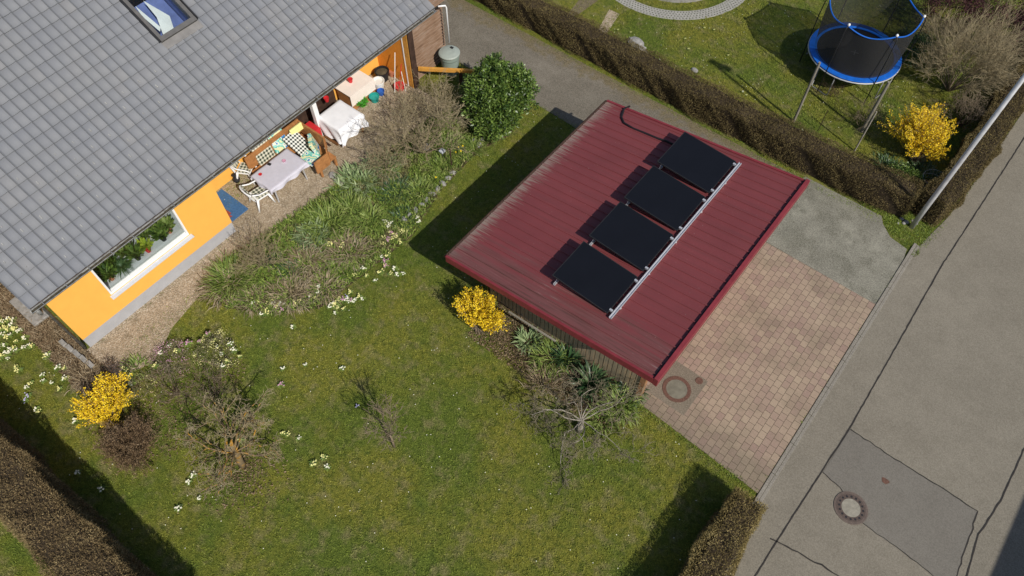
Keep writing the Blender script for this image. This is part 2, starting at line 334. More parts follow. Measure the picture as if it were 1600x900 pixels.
# ------------------------------------------------------------------ object helpers
WL = {}
def reg(o, p): WL[o.name] = np.array(p, float)
def props(o, label=None, cat=None, group=None, kind=None):
    if label: o['label'] = label
    if cat: o['category'] = cat
    if group: o['group'] = group
    if kind: o['kind'] = kind
    return o
def thing(name, label, cat, loc, group=None):
    o = bpy.data.objects.new(name, None); COL.objects.link(o); o.location = [float(v) for v in loc]
    o.empty_display_size = .2; reg(o, loc); return props(o, label, cat, group)
def link(me, name, parent=None, origin=None):
    o = bpy.data.objects.new(name, me); COL.objects.link(o)
    if parent is not None: o.parent = parent; reg(o, WL[parent.name])
    else:
        o.location = (0, 0, 0) if origin is None else [float(v) for v in origin]; reg(o, (0, 0, 0) if origin is None else origin)
    return o
class MB:
    def __init__(s): s.v = []; s.f = []; s.mi = []; s.c = 0
    def add(s, vs, fs):
        n = len(s.v); s.v += [tuple(float(q) for q in p) for p in vs]; s.f += [tuple(i+n for i in f) for f in fs]; s.mi += [s.c]*len(fs); return s
    def box(s, a, b, M4=None, ch=0):
        x0, y0, z0 = a; x1, y1, z1 = b
        vs = [(x, y, z) for z in (z0, z1) for x, y in ((x0, y0), (x1, y0), (x1, y1), (x0, y1))]
        if M4 is not None: vs = [tuple(M4 @ Vector(p)) for p in vs]
        return s.add(vs, [(3, 2, 1, 0), (4, 5, 6, 7), (0, 1, 5, 4), (1, 2, 6, 5), (2, 3, 7, 6), (3, 0, 4, 7)])
    def bar(s, p, q, wd, ht, up=(0, 0, 1)):
        p = Vector(p); q = Vector(q); d = (q-p).normalized(); sd = d.cross(Vector(up)).normalized(); u = sd.cross(d)
        vs = []
        for e in (p, q):
            for a, b in ((-1, -1), (1, -1), (1, 1), (-1, 1)): vs.append(e+sd*a*wd/2+u*b*ht/2)
        return s.add(vs, [(0, 1, 2, 3), (7, 6, 5, 4), (0, 4, 5, 1), (1, 5, 6, 2), (2, 6, 7, 3), (3, 7, 4, 0)])
    def tube(s, pts, r, n=8, cap=True):
        pts = [Vector([float(c) for c in p]) for p in pts]
        rs = r if isinstance(r, (list, tuple)) else [r]*len(pts)
        vs = []; ref = None
        for i, p in enumerate(pts):
            d = (pts[min(i+1, len(pts)-1)]-pts[max(i-1, 0)]).normalized()
            if ref is None: ref = Vector((0, 0, 1)) if abs(d.z) < .9 else Vector((1, 0, 0))
            a = d.cross(ref).normalized(); b = a.cross(d).normalized(); ref = b if abs(d.dot(b)) < .9 else ref
            for k in range(n): t = 2*pi*k/n; vs.append(p+(a*cos(t)+b*sin(t))*rs[i])
        fs = [(i*n+k, i*n+(k+1) % n, (i+1)*n+(k+1) % n, (i+1)*n+k) for i in range(len(pts)-1) for k in range(n)]
        if cap: fs += [tuple(range(n-1, -1, -1)), tuple((len(pts)-1)*n+k for k in range(n))]
        return s.add(vs, fs)
    def lathe(s, c, prof, n=24):
        c = [float(v) for v in c]
        vs = [(c[0]+r*cos(2*pi*k/n), c[1]+r*sin(2*pi*k/n), c[2]+z) for r, z in prof for k in range(n)]
        fs = [(i*n+k, i*n+(k+1) % n, (i+1)*n+(k+1) % n, (i+1)*n+k) for i in range(len(prof)-1) for k in range(n)]
        if prof[0][0] > 0: fs.append(tuple(range(n-1, -1, -1)))
        if prof[-1][0] > 0: fs.append(tuple((len(prof)-1)*n+k for k in range(n)))
        return s.add(vs, fs)
    def prism(s, poly, z0, z1):
        n = len(poly); vs = [(p[0], p[1], z0) for p in poly]+[(p[0], p[1], z1) for p in poly]
        return s.add(vs, [tuple(range(n-1, -1, -1)), tuple(range(n, 2*n))]+[(i, (i+1) % n, n+(i+1) % n, n+i) for i in range(n)])
    def obj(s, name, mats, parent=None, origin=None, bevel=0, smooth=False, **pr):
        og = WL[parent.name] if parent is not None else (np.zeros(3) if origin is None else np.array(origin, float))
        me = bpy.data.meshes.new(name)
        me.from_pydata([tuple(np.array(p)-og) for p in s.v], [], s.f)
        for m in (mats if isinstance(mats, list) else [mats]): me.materials.append(m)
        me.polygons.foreach_set('material_index', s.mi)
        if smooth: me.polygons.foreach_set('use_smooth', [True]*len(me.polygons))
        me.update(); o = link(me, name, parent, None if parent is not None else og)
        if bevel:
            b = o.modifiers.new('bevel', 'BEVEL'); b.width = bevel; b.segments = 2; b.limit_method = 'ANGLE'
        return props(o, **pr)
def raw(name, V, Fidx, mat, parent=None, origin=None, rnd=None, smooth=False):
    """numpy mesh; Fidx (n,k)"""
    og = WL[parent.name] if parent is not None else (np.zeros(3) if origin is None else np.array(origin, float))
    V = np.asarray(V, np.float32)-og.astype(np.float32); F_ = np.asarray(Fidx, np.int32); n, k = F_.shape
    me = bpy.data.meshes.new(name); me.vertices.add(len(V)); me.vertices.foreach_set('co', V.ravel())
    me.loops.add(n*k); me.loops.foreach_set('vertex_index', F_.ravel())
    me.polygons.add(n); me.polygons.foreach_set('loop_start', np.arange(n, dtype=np.int32)*k)
    try: me.polygons.foreach_set('loop_total', np.full(n, k, np.int32))
    except Exception: pass
    if smooth: me.polygons.foreach_set('use_smooth', np.ones(n, bool))
    me.materials.append(mat); me.update(calc_edges=True)
    if rnd is not None:
        a = me.attributes.new('rnd', 'FLOAT', 'FACE'); a.data.foreach_set('value', np.asarray(rnd, np.float32))
    return link(me, name, parent, None if parent is not None else og)
def unit(a): return a/np.maximum(np.linalg.norm(a, axis=-1, keepdims=True), 1e-9)
def leaves(name, P, D, L, W, mat, parent=None, origin=None, fold=.0, rnd=None, flat=False):
    """diamond leaves at P pointing along D"""
    P = np.asarray(P, float); D = unit(np.asarray(D, float)); n = len(P)
    L = np.broadcast_to(L, (n,))[:, None]; W = np.broadcast_to(W, (n,))[:, None]
    S = unit(np.cross(D, rng.normal(size=(n, 3))*(.45 if flat else 1)+np.array([0, 0, 1. if flat else 0.]))); m = P+D*L*.5
    V = np.stack([P, m-S*W/2, P+D*L, m+S*W/2], 1).reshape(-1, 3)
    return raw(name, V, np.arange(n*4).reshape(n, 4), mat, parent, origin, rng.random(n) if rnd is None else rnd)
def sticks(name, A, B, ra, rb, mat, parent=None, origin=None, n=4, rnd=None):
    A = np.asarray(A, float); B = np.asarray(B, float); N = len(A)
    d = unit(B-A); r = np.where(np.abs(d[:, 2:3]) < .9, np.array([[0, 0, 1.]]), np.array([[1., 0, 0]]))
    a = unit(np.cross(d, r)); b = np.cross(a, d)
    ra = np.broadcast_to(ra, (N,))[:, None]; rb = np.broadcast_to(rb, (N,))[:, None]
    V = []
    for base, rr in ((A, ra), (B, rb)):
        for k in range(n): t = 2*pi*k/n; V.append(base+(a*cos(t)+b*sin(t))*rr)
    V = np.stack(V, 1).reshape(-1, 3)
    i0 = np.arange(N)[:, None]*2*n
    F_ = np.concatenate([np.stack([i0[:, 0]+k, i0[:, 0]+(k+1) % n, i0[:, 0]+n+(k+1) % n, i0[:, 0]+n+k], 1) for k in range(n)])
    return raw(name, V, F_, mat, parent, origin, rng.random(len(F_)), smooth=True)
def strip_blades(name, P, D, L, W, droop, mat, parent=None, origin=None, seg=4, sidefix=None):
    """arching strap leaves; D start direction"""
    P = np.asarray(P, float); D = unit(np.asarray(D, float)); n = len(P)
    L = np.broadcast_to(L, (n,)); W = np.broadcast_to(W, (n,)); droop = np.broadcast_to(droop, (n,))
    S = unit(np.cross(D, np.array([0, 0, 1.]))+rng.normal(size=(n, 3))*.15)
    pts = []; p = P.copy(); d = D.copy()
    wd = [.7, 1, .85, .55, .0] if seg == 4 else [1, .7, 0]
    rows = []
    for i in range(seg+1):
        rows.append((p.copy(), wd[i]))
        p = p+d*(L/seg)[:, None]; d = unit(d+np.array([0, 0, -1.])*droop[:, None]); 
    V = []
    for q, ww in rows: V += [q-S*(W*ww/2)[:, None], q+S*(W*ww/2)[:, None]]
    V = np.stack(V, 1).reshape(-1, 3); V[:, 2] = np.maximum(V[:, 2], .012); i0 = np.arange(n)*2*(seg+1)
    F_ = np.stack([np.stack([i0+2*j, i0+2*j+1, i0+2*j+3, i0+2*j+2], 1) for j in range(seg)], 1).reshape(-1, 4)
    return raw(name, V, F_, mat, parent, origin, np.repeat(rng.random(n), seg))
def inpoly(X, Y, poly):
    r = np.zeros(len(X), bool); n = len(poly); j = n-1
    for i in range(n):
        xi, yi = poly[i]; xj, yj = poly[j]
        c = ((yi > Y) != (yj > Y)) & (X < (xj-xi)*(Y-yi)/((yj-yi) if yj != yi else 1e-9)+xi); r ^= c; j = i
    return r
def sheet(name, poly, z, mat, th=.06, **pr):
    # a thin slab: top at z, sides down into the ground
    return MB().prism(poly, z-th, z).obj(name, mat, kind='structure', **pr)

# ================================================================== GROUND
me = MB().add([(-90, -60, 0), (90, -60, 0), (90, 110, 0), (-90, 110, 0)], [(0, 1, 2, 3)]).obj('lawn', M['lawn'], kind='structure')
roadleft = [(1.38, -60), (1.38, 8), (1.38, 16.6), (1.46, 17.6), (1.68, 18.9), (1.82, 21), (1.98, 25), (2.2, 32), (2.6, 60)]
sheet('road', roadleft+[(9.5, 60), (8.8, 25), (8.6, -60)], .012, M['road'])
sheet('driveway', [(-40, 14.95), (-11.6, 14.95), (-10.9, 15.0), (-9.6, 14.95), (-8.3, 14.85), (-2.4, 14.85), (-2.4, 17.58), (-6, 17.6), (-40, 17.9)], .016, M['drive'])
sheet('driveway_apron', [(-2.62, 14.675), (1.255, 14.64), (1.255, 16.55), (1.18, 17.0), (.62, 17.12), (.25, 17.45), (.1, 17.7), (-2.4, 17.7), (-2.62, 17.2)], .022, M['apron'])
sheet('paved_forecourt', [(-7.4, 8.3), (-2.45, 8.25), (-2.2, 8.05), (-.4, 7.96), (1.255, 7.86), (1.255, 14.636), (-7.4, 14.67)], .028, M['paver'])
sheet('gravel_path', [(-14.66, -.25), (-13.35, .05), (-12.95, 1.0), (-13.45, 2.0), (-13.75, 3.4), (-14.1, 4.3), (-13.85, 5.6), (-13.75, 6.6), (-13.6, 8.2), (-13.35, 9.3), (-13.4, 10.6), (-13.2, 12.0), (-13.2, 13.1), (-16.4, 13.1), (-16.4, 5.15), (-14.66, 5.15)], .014, M['gravel'])
sheet('dry_strip', [(-24, -.95), (-18, -.75), (-15.5, -.62), (-13.9, -.75), (-13.2, -.5), (-13.35, .1), (-14.4, .1), (-24, .12)], .008, M['drysoil'])
bed = [(-14.05, 3.8), (-13.9, 5.6), (-13.75, 6.6), (-13.6, 8.2), (-13.3, 9.3), (-13.3, 12.0), (-12.9, 13.6), (-12.9, 14.6), (-11.2, 14.5), (-10.7, 13.4), (-11.1, 12.2), (-10.95, 10.2), (-10.45, 8.35), (-10.6, 6.3), (-10.75, 4.9), (-11.6, 4.0), (-12.7, 3.35)]
sheet('flower_bed', bed, .010, M['soil'])
bed2 = [(-13.4, -.6), (-12.9, .6), (-12.4, 1.6), (-11.6, 2.3), (-11.0, 2.6), (-10.6, 2.0), (-10.6, .8), (-10.4, -.2), (-10.9, -1.2), (-11.9, -1.3), (-12.8, -1.2)]
sheet('garage_bed', [(-6.6, 7.2), (-5.6, 7.0), (-4.4, 6.9), (-3.2, 7.0), (-2.5, 7.6), (-2.5, 8.2), (-7, 8.2)], .007, M['soil'])
# kerb: two rows of flush concrete edging along the road
kb = MB()
for (x0, x1, z) in ((1.262, 1.345, .045), (1.352, 1.43, .022)):
    y = 7.55
    while y < 16.7:
        L = .98; kb.box((x0, y, -.1), (x1, y+L-.012, z)); y += L
kb.obj('kerb', M['kerb'], kind='structure', bevel=.006)
# asphalt repair and tar seams
PATCH = [tuple(g(*p)[:2]) for p in ((1328, 671), (1390, 713), (1450, 750), (1500, 781), (1527, 799), (1514, 840), (1500, 880), (1490, 915), (1468, 908), (1440, 885), (1400, 855), (1370, 835), (1345, 815), (1330, 790), (1312, 762), (1285, 739))]
sheet('asphalt_patch', PATCH, .018, M['road_patch'])
def seam(pts, wd, z=.0225, jit=.012):
    P = []
    for i in range(len(pts)-1):
        a = np.array(pts[i]); b = np.array(pts[i+1]); n = max(2, int(np.linalg.norm(b-a)/.12))
        P += [a+(b-a)*k/n for k in range(n)]
    P.append(np.array(pts[-1])); P = np.array(P); P += rng.normal(0, jit, P.shape)
    T = np.gradient(P, axis=0); T = T/np.linalg.norm(T, axis=1)[:, None]; N_ = np.stack([-T[:, 1], T[:, 0]], 1)
    ww = wd*(.75+.5*rng.random(len(P)))[:, None]/2
    A, B = P+N_*ww, P-N_*ww; vs = [(*a, z) for a in A]+[(*b, z) for b in B]; n = len(P)
    return vs, [(i+1, i, n+i, n+i+1) for i in range(n-1)]
for nm, pts, wd, jit in (('tar_seam', [(2.05, 2), (2.13, 7.0), (2.26, 10.78), (2.24, 13.3), (2.2, 17), (2.35, 22), (2.55, 30)], .030, .004),
                    ('tar_seam', PATCH[:8], .028, .010),
                    ('tar_seam', PATCH[8:], .020, .008),
                    ('tar_seam', [(2.0, 7.1), (2.5, 7.2), (3.3, 7.3), (4.1, 7.3)], .035, .012),
                    ('tar_seam', [(5.9, 6), (5.84, 9.13), (5.72, 10.2), (5.86, 11.3), (5.87, 12.9), (5.9, 16)], .032, .006)):
    vs, fs = seam(pts, wd, jit=jit); MB().add(vs, fs).obj(nm, M['tar'], kind='structure')
sp = MB().prism([(3.51+.09*cos(t)*(1+.25*sin(3*t)), 10.05+.085*sin(t)*(1+.2*cos(2*t)), ) for t in np.linspace(0, 2*pi, 14)[:-1]], .015, .0235)
sp.obj('rust_stain', M['rust'], kind='structure')

# neighbour's curved path of perforated pavers: arc around a round terrace
arc = [g(*p)[:2] for p in ((960, 0), (1010, 22), (1060, 32), (1110, 27), (1165, 0))]
A_ = np.array(arc); M_ = np.c_[2*A_, np.ones(5)]; sol = np.linalg.lstsq(M_, (A_**2).sum(1), rcond=None)[0]
AC = sol[:2]; AR = math.sqrt(sol[2]+AC@AC)
def ring(c, r0, r1, z0, z1, n=72, a0=0, a1=2*pi):
    m = MB(); vs = []; 
    for i in range(n+1):
        t = a0+(a1-a0)*i/n
        for r, z in ((r0, z1), (r1, z1), (r1, z0), (r0, z0)): vs.append((c[0]+r*cos(t), c[1]+r*sin(t), z))
    fs = []
    for i in range(n):
        for k in range(4): fs.append((i*4+k, i*4+(k+1) % 4, (i+1)*4+(k+1) % 4, (i+1)*4+k))
    return m.add(vs, fs)
ring(AC, AR-.50, AR, -.05, .016).obj('garden_path', M['turfstone'], kind='structure')
# holes of the pavers with grass in them
hp = MB()
na = int(2*pi*AR/.125)
for row in range(4):
    for i in range(na):
        t = 2*pi*(i+.5*(row % 2))/na; r = AR-.08-row*.115
        c = (AC[0]+r*cos(t), AC[1]+r*sin(t)); q = []
        for a in (0, pi/2, pi, 1.5*pi):
            rr = .036 if a in (0, pi) else .024
            q.append((c[0]+rr*cos(a+t), c[1]+rr*sin(a+t), .0195))
        hp.add(q, [(0, 1, 2, 3)])
hp.obj('grass_filled_holes', simple('soil_and_grass_in_holes', (.05, .055, .025), .9, .4, 20), kind='structure')
ring(AC, .05, AR-1.0, -.05, .14).obj('round_terrace', M['stone'], kind='structure')
st = MB()
for i in range(40):
    t = 2*pi*i/40; st.bar((AC[0]+(AR-1.35)*cos(t), AC[1]+(AR-1.35)*sin(t), .1422), (AC[0]+(AR-1.005)*cos(t), AC[1]+(AR-1.005)*sin(t), .1422), .03, .004)
st.obj('terrace_joints', M['darkstone'], kind='structure')
sheet('stepping_strip', [g(*p)[:2] for p in ((880, 30), (905, 22), (935, 0), (905, 0))], .012, M['drive'])
sheet('bare_patch', [g(*p)[:2] for p in ((930, 55), (948, 52), (968, 22), (952, 15))], .010, M['gravel'])

# ================================================================== GRASS
house_poly = [(-30, .1), (-14.4, .1), (-14.4, 5.2), (-16.4, 5.2), (-16.4, 13), (-14.4, 15), (-30, 15)]
gravelp = [(-14.6, -.3), (-13.35, .05), (-12.95, 1.0), (-13.45, 2.0), (-13.75, 3.4), (-14.1, 4.3), (-13.85, 5.6), (-13.6, 8.2), (-13.35, 9.3), (-13.2, 13.1), (-16.4, 13.1)]
drive_p = [(-40, 14.98), (-11.6, 14.98), (-8.3, 14.9), (-7.4, 14.9), (-7.4, 8.2), (-2.2, 8.03), (1.5, 7.86), (1.5, 16.6), (1.22, 17.05), (.62, 17.15), (.25, 17.5), (.1, 17.75), (-6, 17.62), (-40, 17.92)]
dry_p = [(-24, -.95), (-18, -.75), (-15.5, -.62), (-13.9, -.75), (-13.2, -.5), (-13.35, .1), (-24, .12)]
def scatter(n, x0, x1, y0, y1, excl=(), keep=None, margin=110):
    X = rng.uniform(x0, x1, n); Y = rng.uniform(y0, y1, n)
    P = np.stack([X, Y, np.zeros(n)], 1); q = projpx(P)
    m = (q[:, 0] > -margin) & (q[:, 0] < 1600+margin) & (q[:, 1] > -margin) & (q[:, 1] < 900+margin)
    for p in excl: m &= ~inpoly(X, Y, p)
    if keep is not None: m &= inpoly(X, Y, keep)
    return P[m]
def pathmask(P):
    r = np.linalg.norm(P[:, :2]-AC, axis=1); return ~(((r > AR-.5) & (r < AR)) | (r < AR-1.0))
def grassobj(name, P, lmin, lmax, wd, mat):
    n = len(P); az = rng.uniform(0, 2*pi, n); D = np.stack([np.cos(az), np.sin(az), rng.uniform(.15, .9, n)], 1)
    tuft = .5+.5*np.sin(P[:, 0]*9.1+3*np.sin(P[:, 1]*4.3))*np.sin(P[:, 1]*8.3+2.5*np.sin(P[:, 0]*5.7)); hh = .65+.75*tuft**1.5
    fine = np.sin(P[:, 0]*23+2*np.sin(P[:, 1]*17))*np.sin(P[:, 1]*21+2*np.sin(P[:, 0]*13))
    kk = rng.random(n) < np.clip(.62+.45*tuft+.35*fine, .18, 1); P = P[kk]; D = D[kk]; hh = hh[kk]; n = len(P)
    o = leaves(name, P+np.array([0, 0, .004]), D, rng.uniform(lmin, lmax, n)*hh, rng.uniform(.6, 1.2, n)*wd, mat, flat=True)
    return props(o, kind='stuff', label='short mossy spring grass of the lawn', cat='grass')
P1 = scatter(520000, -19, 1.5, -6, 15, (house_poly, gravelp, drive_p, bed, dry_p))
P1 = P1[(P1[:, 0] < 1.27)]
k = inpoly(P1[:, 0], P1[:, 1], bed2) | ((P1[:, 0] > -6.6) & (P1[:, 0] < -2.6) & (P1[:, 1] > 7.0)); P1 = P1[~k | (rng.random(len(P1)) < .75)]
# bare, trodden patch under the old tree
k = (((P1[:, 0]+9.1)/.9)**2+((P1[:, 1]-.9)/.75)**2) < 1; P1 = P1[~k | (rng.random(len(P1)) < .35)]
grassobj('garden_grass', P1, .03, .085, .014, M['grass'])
P2 = scatter(260000, -16, 1.6, 18.3, 33, ()); P2 = P2[pathmask(P2)]
q2 = projpx(P2); rockarea = (q2[:, 0] < 960) & (q2[:, 1] < 60); P2 = P2[~rockarea | (rng.random(len(P2)) < .3)]
o = grassobj('neighbour_grass', P2, .035, .10, .017, M['grass']); o['label'] = "neighbour's lawn with longer mossy grass around the trampoline"
P3 = scatter(9000, -.6, 1.5, 16.9, 18.4, (drive_p,)); P3 = P3[P3[:, 0] < 1.5]
o = grassobj('verge_grass', P3, .03, .09, .016, M['meadow']); o['label'] = 'tufts of grass and weeds at the foot of the lamp post'
# weeds along the driveway under the hedge and along the edges
e = []
for (a, b, n, sp_) in (((-16, 17.75), (0, 17.55), 5200, .11), ((-2.4, 8.0), (1.2, 7.86), 1300, .045), ((1.26, 15.9), (1.26, 8), 300, .02), ((-13.6, .2), (-13.8, 4), 700, .16), ((-14.56, .3), (-14.56, 5), 90, .03), ((-11.4, 14.95), (-8.2, 14.95), 700, .07), ((1.55, 17.3), (1.85, 24), 900, .07)):
    t = rng.random(n)[:, None]; p = np.array(a)+(np.array(b)-np.array(a))*t+rng.normal(0, sp_, (n, 2)); e.append(np.c_[p, np.full(n, .012)])
e = np.concatenate(e); nrm = rng.random(len(e))
o = grassobj('edge_weeds', e, .025, .07, .014, M['meadow']); o['label'] = 'small weeds and moss along the paved edges'
# leaf litter in beds
Lp = np.concatenate([scatter(60000, -14.2, -10.2, 3.2, 14.6, (), bed), scatter(5000, -13.4, -10.3, -1.3, 2.7, (), bed2), scatter(9000, -7, -2.4, 6.8, 8.2), scatter(26000, -20, -13.2, -.95, .12, (), dry_p),
     g(378, 735)+rng.normal(0, 1, (1500, 3))*[.5, .45, 0]])
D = rng.normal(size=(len(Lp), 3)); D[:, 2] = np.abs(D[:, 2])*.5; Lp[:, 2] = .014+rng.random(len(Lp))*.02
o = leaves('leaf_litter', Lp, D, rng.uniform(.03, .09, len(Lp)), rng.uniform(.012, .035, len(Lp)), M['litter'])
props(o, kind='stuff', label='dead brown leaves and stalks covering the garden beds', cat='leaf litter')
# pebbles on the gravel
gp = scatter(16000, -16.4, -12.9, -.2, 13, (), gravelp); gp = gp[(gp[:, 0] > -16.3) & ~((gp[:, 0] < -14.95) & (gp[:, 1] > 5.1) & (gp[:, 1] < 6.05))]
n = len(gp); sz = rng.uniform(.008, .02, n)
tet = np.array([[1, 0, -.4], [-.5, .87, -.4], [-.5, -.87, -.4], [0, 0, .9]])
V = (gp[:, None, :]+np.array([0, 0, .02])+tet[None]*sz[:, None, None]).reshape(-1, 3); i0 = np.arange(n)*4
F_ = np.concatenate([np.stack([i0+a, i0+b, i0+c], 1) for a, b, c in ((0, 1, 3), (1, 2, 3), (2, 0, 3))])
o = raw('loose_pebbles', V, F_, M['gravel']); props(o, kind='stuff', label='loose tan pebbles on the path beside the house', cat='gravel')
# daisies sprinkled over both lawns
Dp = np.concatenate([P1[rng.choice(len(P1), 330, False)], P2[rng.choice(len(P2), 520, False)]]); keep = rng.random(len(Dp)) < .8; Dp = Dp[keep]
n = len(Dp); Dp = Dp+np.array([0, 0, .05]); az = rng.uniform(0, pi, n)
V = np.stack([Dp+np.stack([np.cos(az+a)*.014, np.sin(az+a)*.014, np.zeros(n)], 1) for a in (0, 1.57, 3.14, 4.71)], 1).reshape(-1, 3)
o = raw('daisies', V, np.arange(n*4).reshape(n, 4), M['petalwhite']); props(o, kind='stuff', label='tiny white daisies scattered through both lawns', cat='daisies')

# ================================================================== HOUSE
TA = math.tan(radians(31)); CA31 = cos(radians(31)); SA31 = sin(radians(31))
EX, EZ = -14.16, 2.93                                  # tile edge at the eave
RY0, RY1 = -.12, 13.86; SL = 8.1; RX, RZ = EX-SL*CA31, EZ+SL*SA31
house = thing('house', 'detached house with orange-yellow walls, grey plinth and a large grey tiled roof', 'house', (-14.62, .22, 0))
XW = -14.62
def roofpt(s, y, h=0): return (EX-s*CA31+h*SA31, y, EZ+s*SA31+h*CA31)
WY0, WY1, WZ0, WZ1 = 1.46, 4.0, 1.13, 2.62
wl = MB()
wl.box((XW-.34, .22, .46), (XW, WY0, 2.86)); wl.box((XW-.34, WY1, .46), (XW, 5.22, 2.86))
wl.box((XW-.34, WY0, .46), (XW, WY1, WZ0)); wl.box((XW-.34, WY0, WZ1), (XW, WY1, 2.86))
wl.box((-16.6, 4.9, .04), (XW-.342, 5.218, 3.2))                            # side of the recess
wl.box((-16.6, 5.22, .04), (-16.3, 13.0, 3.4))                              # back wall of the terrace
wl.obj('wall', M['orangewall'], house)
gb = MB(); yy = .24
gb.add([(XW-.36, yy, .46), (-29.2, yy, .46), (-29.2, yy, 3.0), (-21.1, yy, 6.95), (XW-.36, yy, 3.1)], [(0, 1, 2, 3, 4)])
gb.add([(-16.6, 13.2, 0), (-29.2, 13.2, 0), (-29.2, 13.2, 3.0), (-21.1, 13.2, 6.95), (-16.6, 13.2, 3.95)], [(4, 3, 2, 1, 0)])
gb.box((-29.3, .24, 0), (-29.0, 13.2, 2.9)); gb.obj('gable_wall', M['orangewall'], house)
pl = MB(); pl.box((XW-.34, .225, -.1), (XW-.025, 5.215, .458)); pl.box((-29.2, .26, -.1), (XW-.345, .5, .455)); pl.obj('plinth', M['plinth'], house)
# tiled roof
tw = .2475; ncol = int(round((RY1-RY0)/tw)); tw = (RY1-RY0)/ncol; rl = .345; nrow = int(SL/rl)+1
prof = [(0, .030), (.07, .026), (.13, .006), (.25, .0), (.55, .003), (.80, .010), (.90, .020), (.955, .029), (1., .030)]
V = []; Fq = []; R = []; MI = []
for r in range(nrow):
    s0, s1 = r*rl, min((r+1)*rl, SL)
    for c in range(ncol):
        y0 = RY0+c*tw; b = len(V); rv = random.random(); j = random.uniform(-.003, .003)
        for (s, dh) in ((s0, .030+j), (s0+.002, .034+j), (s1+.0, .004)):
            for u, h in prof: V.append(roofpt(s, y0+u*tw, h+dh))
        # vertical face at the lower edge
        for u, h in prof: V.append(roofpt(s0+.003, y0+u*tw, h-.012))
        n = len(prof)
        for i in range(n-1):
            Fq.append((b+i, b+i+1, b+n+i+1, b+n+i)); R.append(rv)
            Fq.append((b+n+i, b+n+i+1, b+2*n+i+1, b+2*n+i)); R.append(rv)
            Fq.append((b+3*n+i, b+3*n+i+1, b+i+1, b+i)); R.append(rv)
SKY = (3.40, 4.9, 6.64, 7.80)
V = np.array(V); Fq = np.array(Fq)
cen = V[Fq].mean(1); ss = (EX-cen[:, 0])/CA31; kp = ~((ss > SKY[0]) & (ss < SKY[1]+.05) & (cen[:, 1] > SKY[2]) & (cen[:, 1] < SKY[3]))
roof = raw('roof', V, Fq[kp][:, ::-1], M['tile'], house, rnd=np.array(R)[kp])
jn = MB()
for c in range(ncol+1):
    y = RY0+c*tw
    for r in range(nrow):
        if SKY[2]-.1 < y < SKY[3]+.1 and SKY[0]-.4 < r*rl < SKY[1]+.2: continue
        if random.random() < .04: continue
        yy_ = y+.008
        q = [roofpt(r*rl+.01, yy_-.004, .068), roofpt(r*rl+.01, yy_+.004, .068), roofpt(min((r+1)*rl, SL)-.01, yy_+.004, .042), roofpt(min((r+1)*rl, SL)-.01, yy_-.004, .042)]
        jn.add(q, [(0, 1, 2, 3)])
jn.obj('tile_joints', M['tilejoint'], roof)
stops = []                                      # snow stops: a pale nose in every second tile of the lower field
for r in range(1, 9):
    for c in range(ncol):
        if (c+r) % 2: continue
        if r*rl > 2.4+(c/ncol)*1.4 or random.random() < .06: continue
        y = RY0+(c+.45)*tw; s = r*rl+.10
        if SKY[2]-.1 < y < SKY[3]+.1 and s > SKY[0]-.3: continue
        stops.append((s, y))
def stopgeo(m, s, y):
    j = random.uniform(.6, 1.15); wv = .014*j; ln = .10*j
    m.add([roofpt(s, y-wv, .030), roofpt(s, y+wv, .030), roofpt(s+ln, y+wv*.7, .016), roofpt(s+ln, y-wv*.7, .016), roofpt(s, y-wv*.7, .055), roofpt(s, y+wv*.7, .055)],
          [(0, 1, 5, 4), (4, 5, 2, 3), (0, 4, 3), (1, 2, 5)])
for (s, y) in stops[:100]:
    m = MB(); stopgeo(m, s, y); m.obj('snow_stop', M['lime'], roof)
gu = MB()
for (s, y) in stops[100:]: stopgeo(gu, s, y)
gu.obj('snow_stops', M['lime'], roof, kind='stuff')
ur = MB()                                       # boarding below, verge boards, rear slope
a, b, c_, d = roofpt(0, RY0+.02, -.02), roofpt(0, RY1-.02, -.02), roofpt(SL, RY1-.02, -.02), roofpt(SL, RY0+.02, -.02)
def skirt(y0, y1, s0, s1, h0=-.16, h1=-.02):
    ur.add([roofpt(s0, y0, h1), roofpt(s0, y1, h1), roofpt(s1, y1, h1), roofpt(s1, y0, h1), roofpt(s0, y0, h0), roofpt(s0, y1, h0), roofpt(s1, y1, h0), roofpt(s1, y0, h0)],
           [(0, 3, 2, 1), (4, 5, 6, 7), (0, 1, 5, 4), (1, 2, 6, 5), (2, 3, 7, 6), (3, 0, 4, 7)])
skirt(RY0+.02, SKY[2], 0, SL); skirt(SKY[3], RY1-.02, 0, SL); skirt(SKY[2], SKY[3], 0, SKY[0]); skirt(SKY[2], SKY[3], SKY[1]+.05, SL)
ur.obj('roof_boarding', M['darkwood'], roof)
rr_ = MB(); rr_.add([(RX, RY0, RZ+.06), (RX, RY1, RZ+.06), (RX-SL*CA31, RY1, EZ), (RX-SL*CA31, RY0, EZ)], [(0, 1, 2, 3)]); rr_.obj('rear_slope', M['tile'], roof)
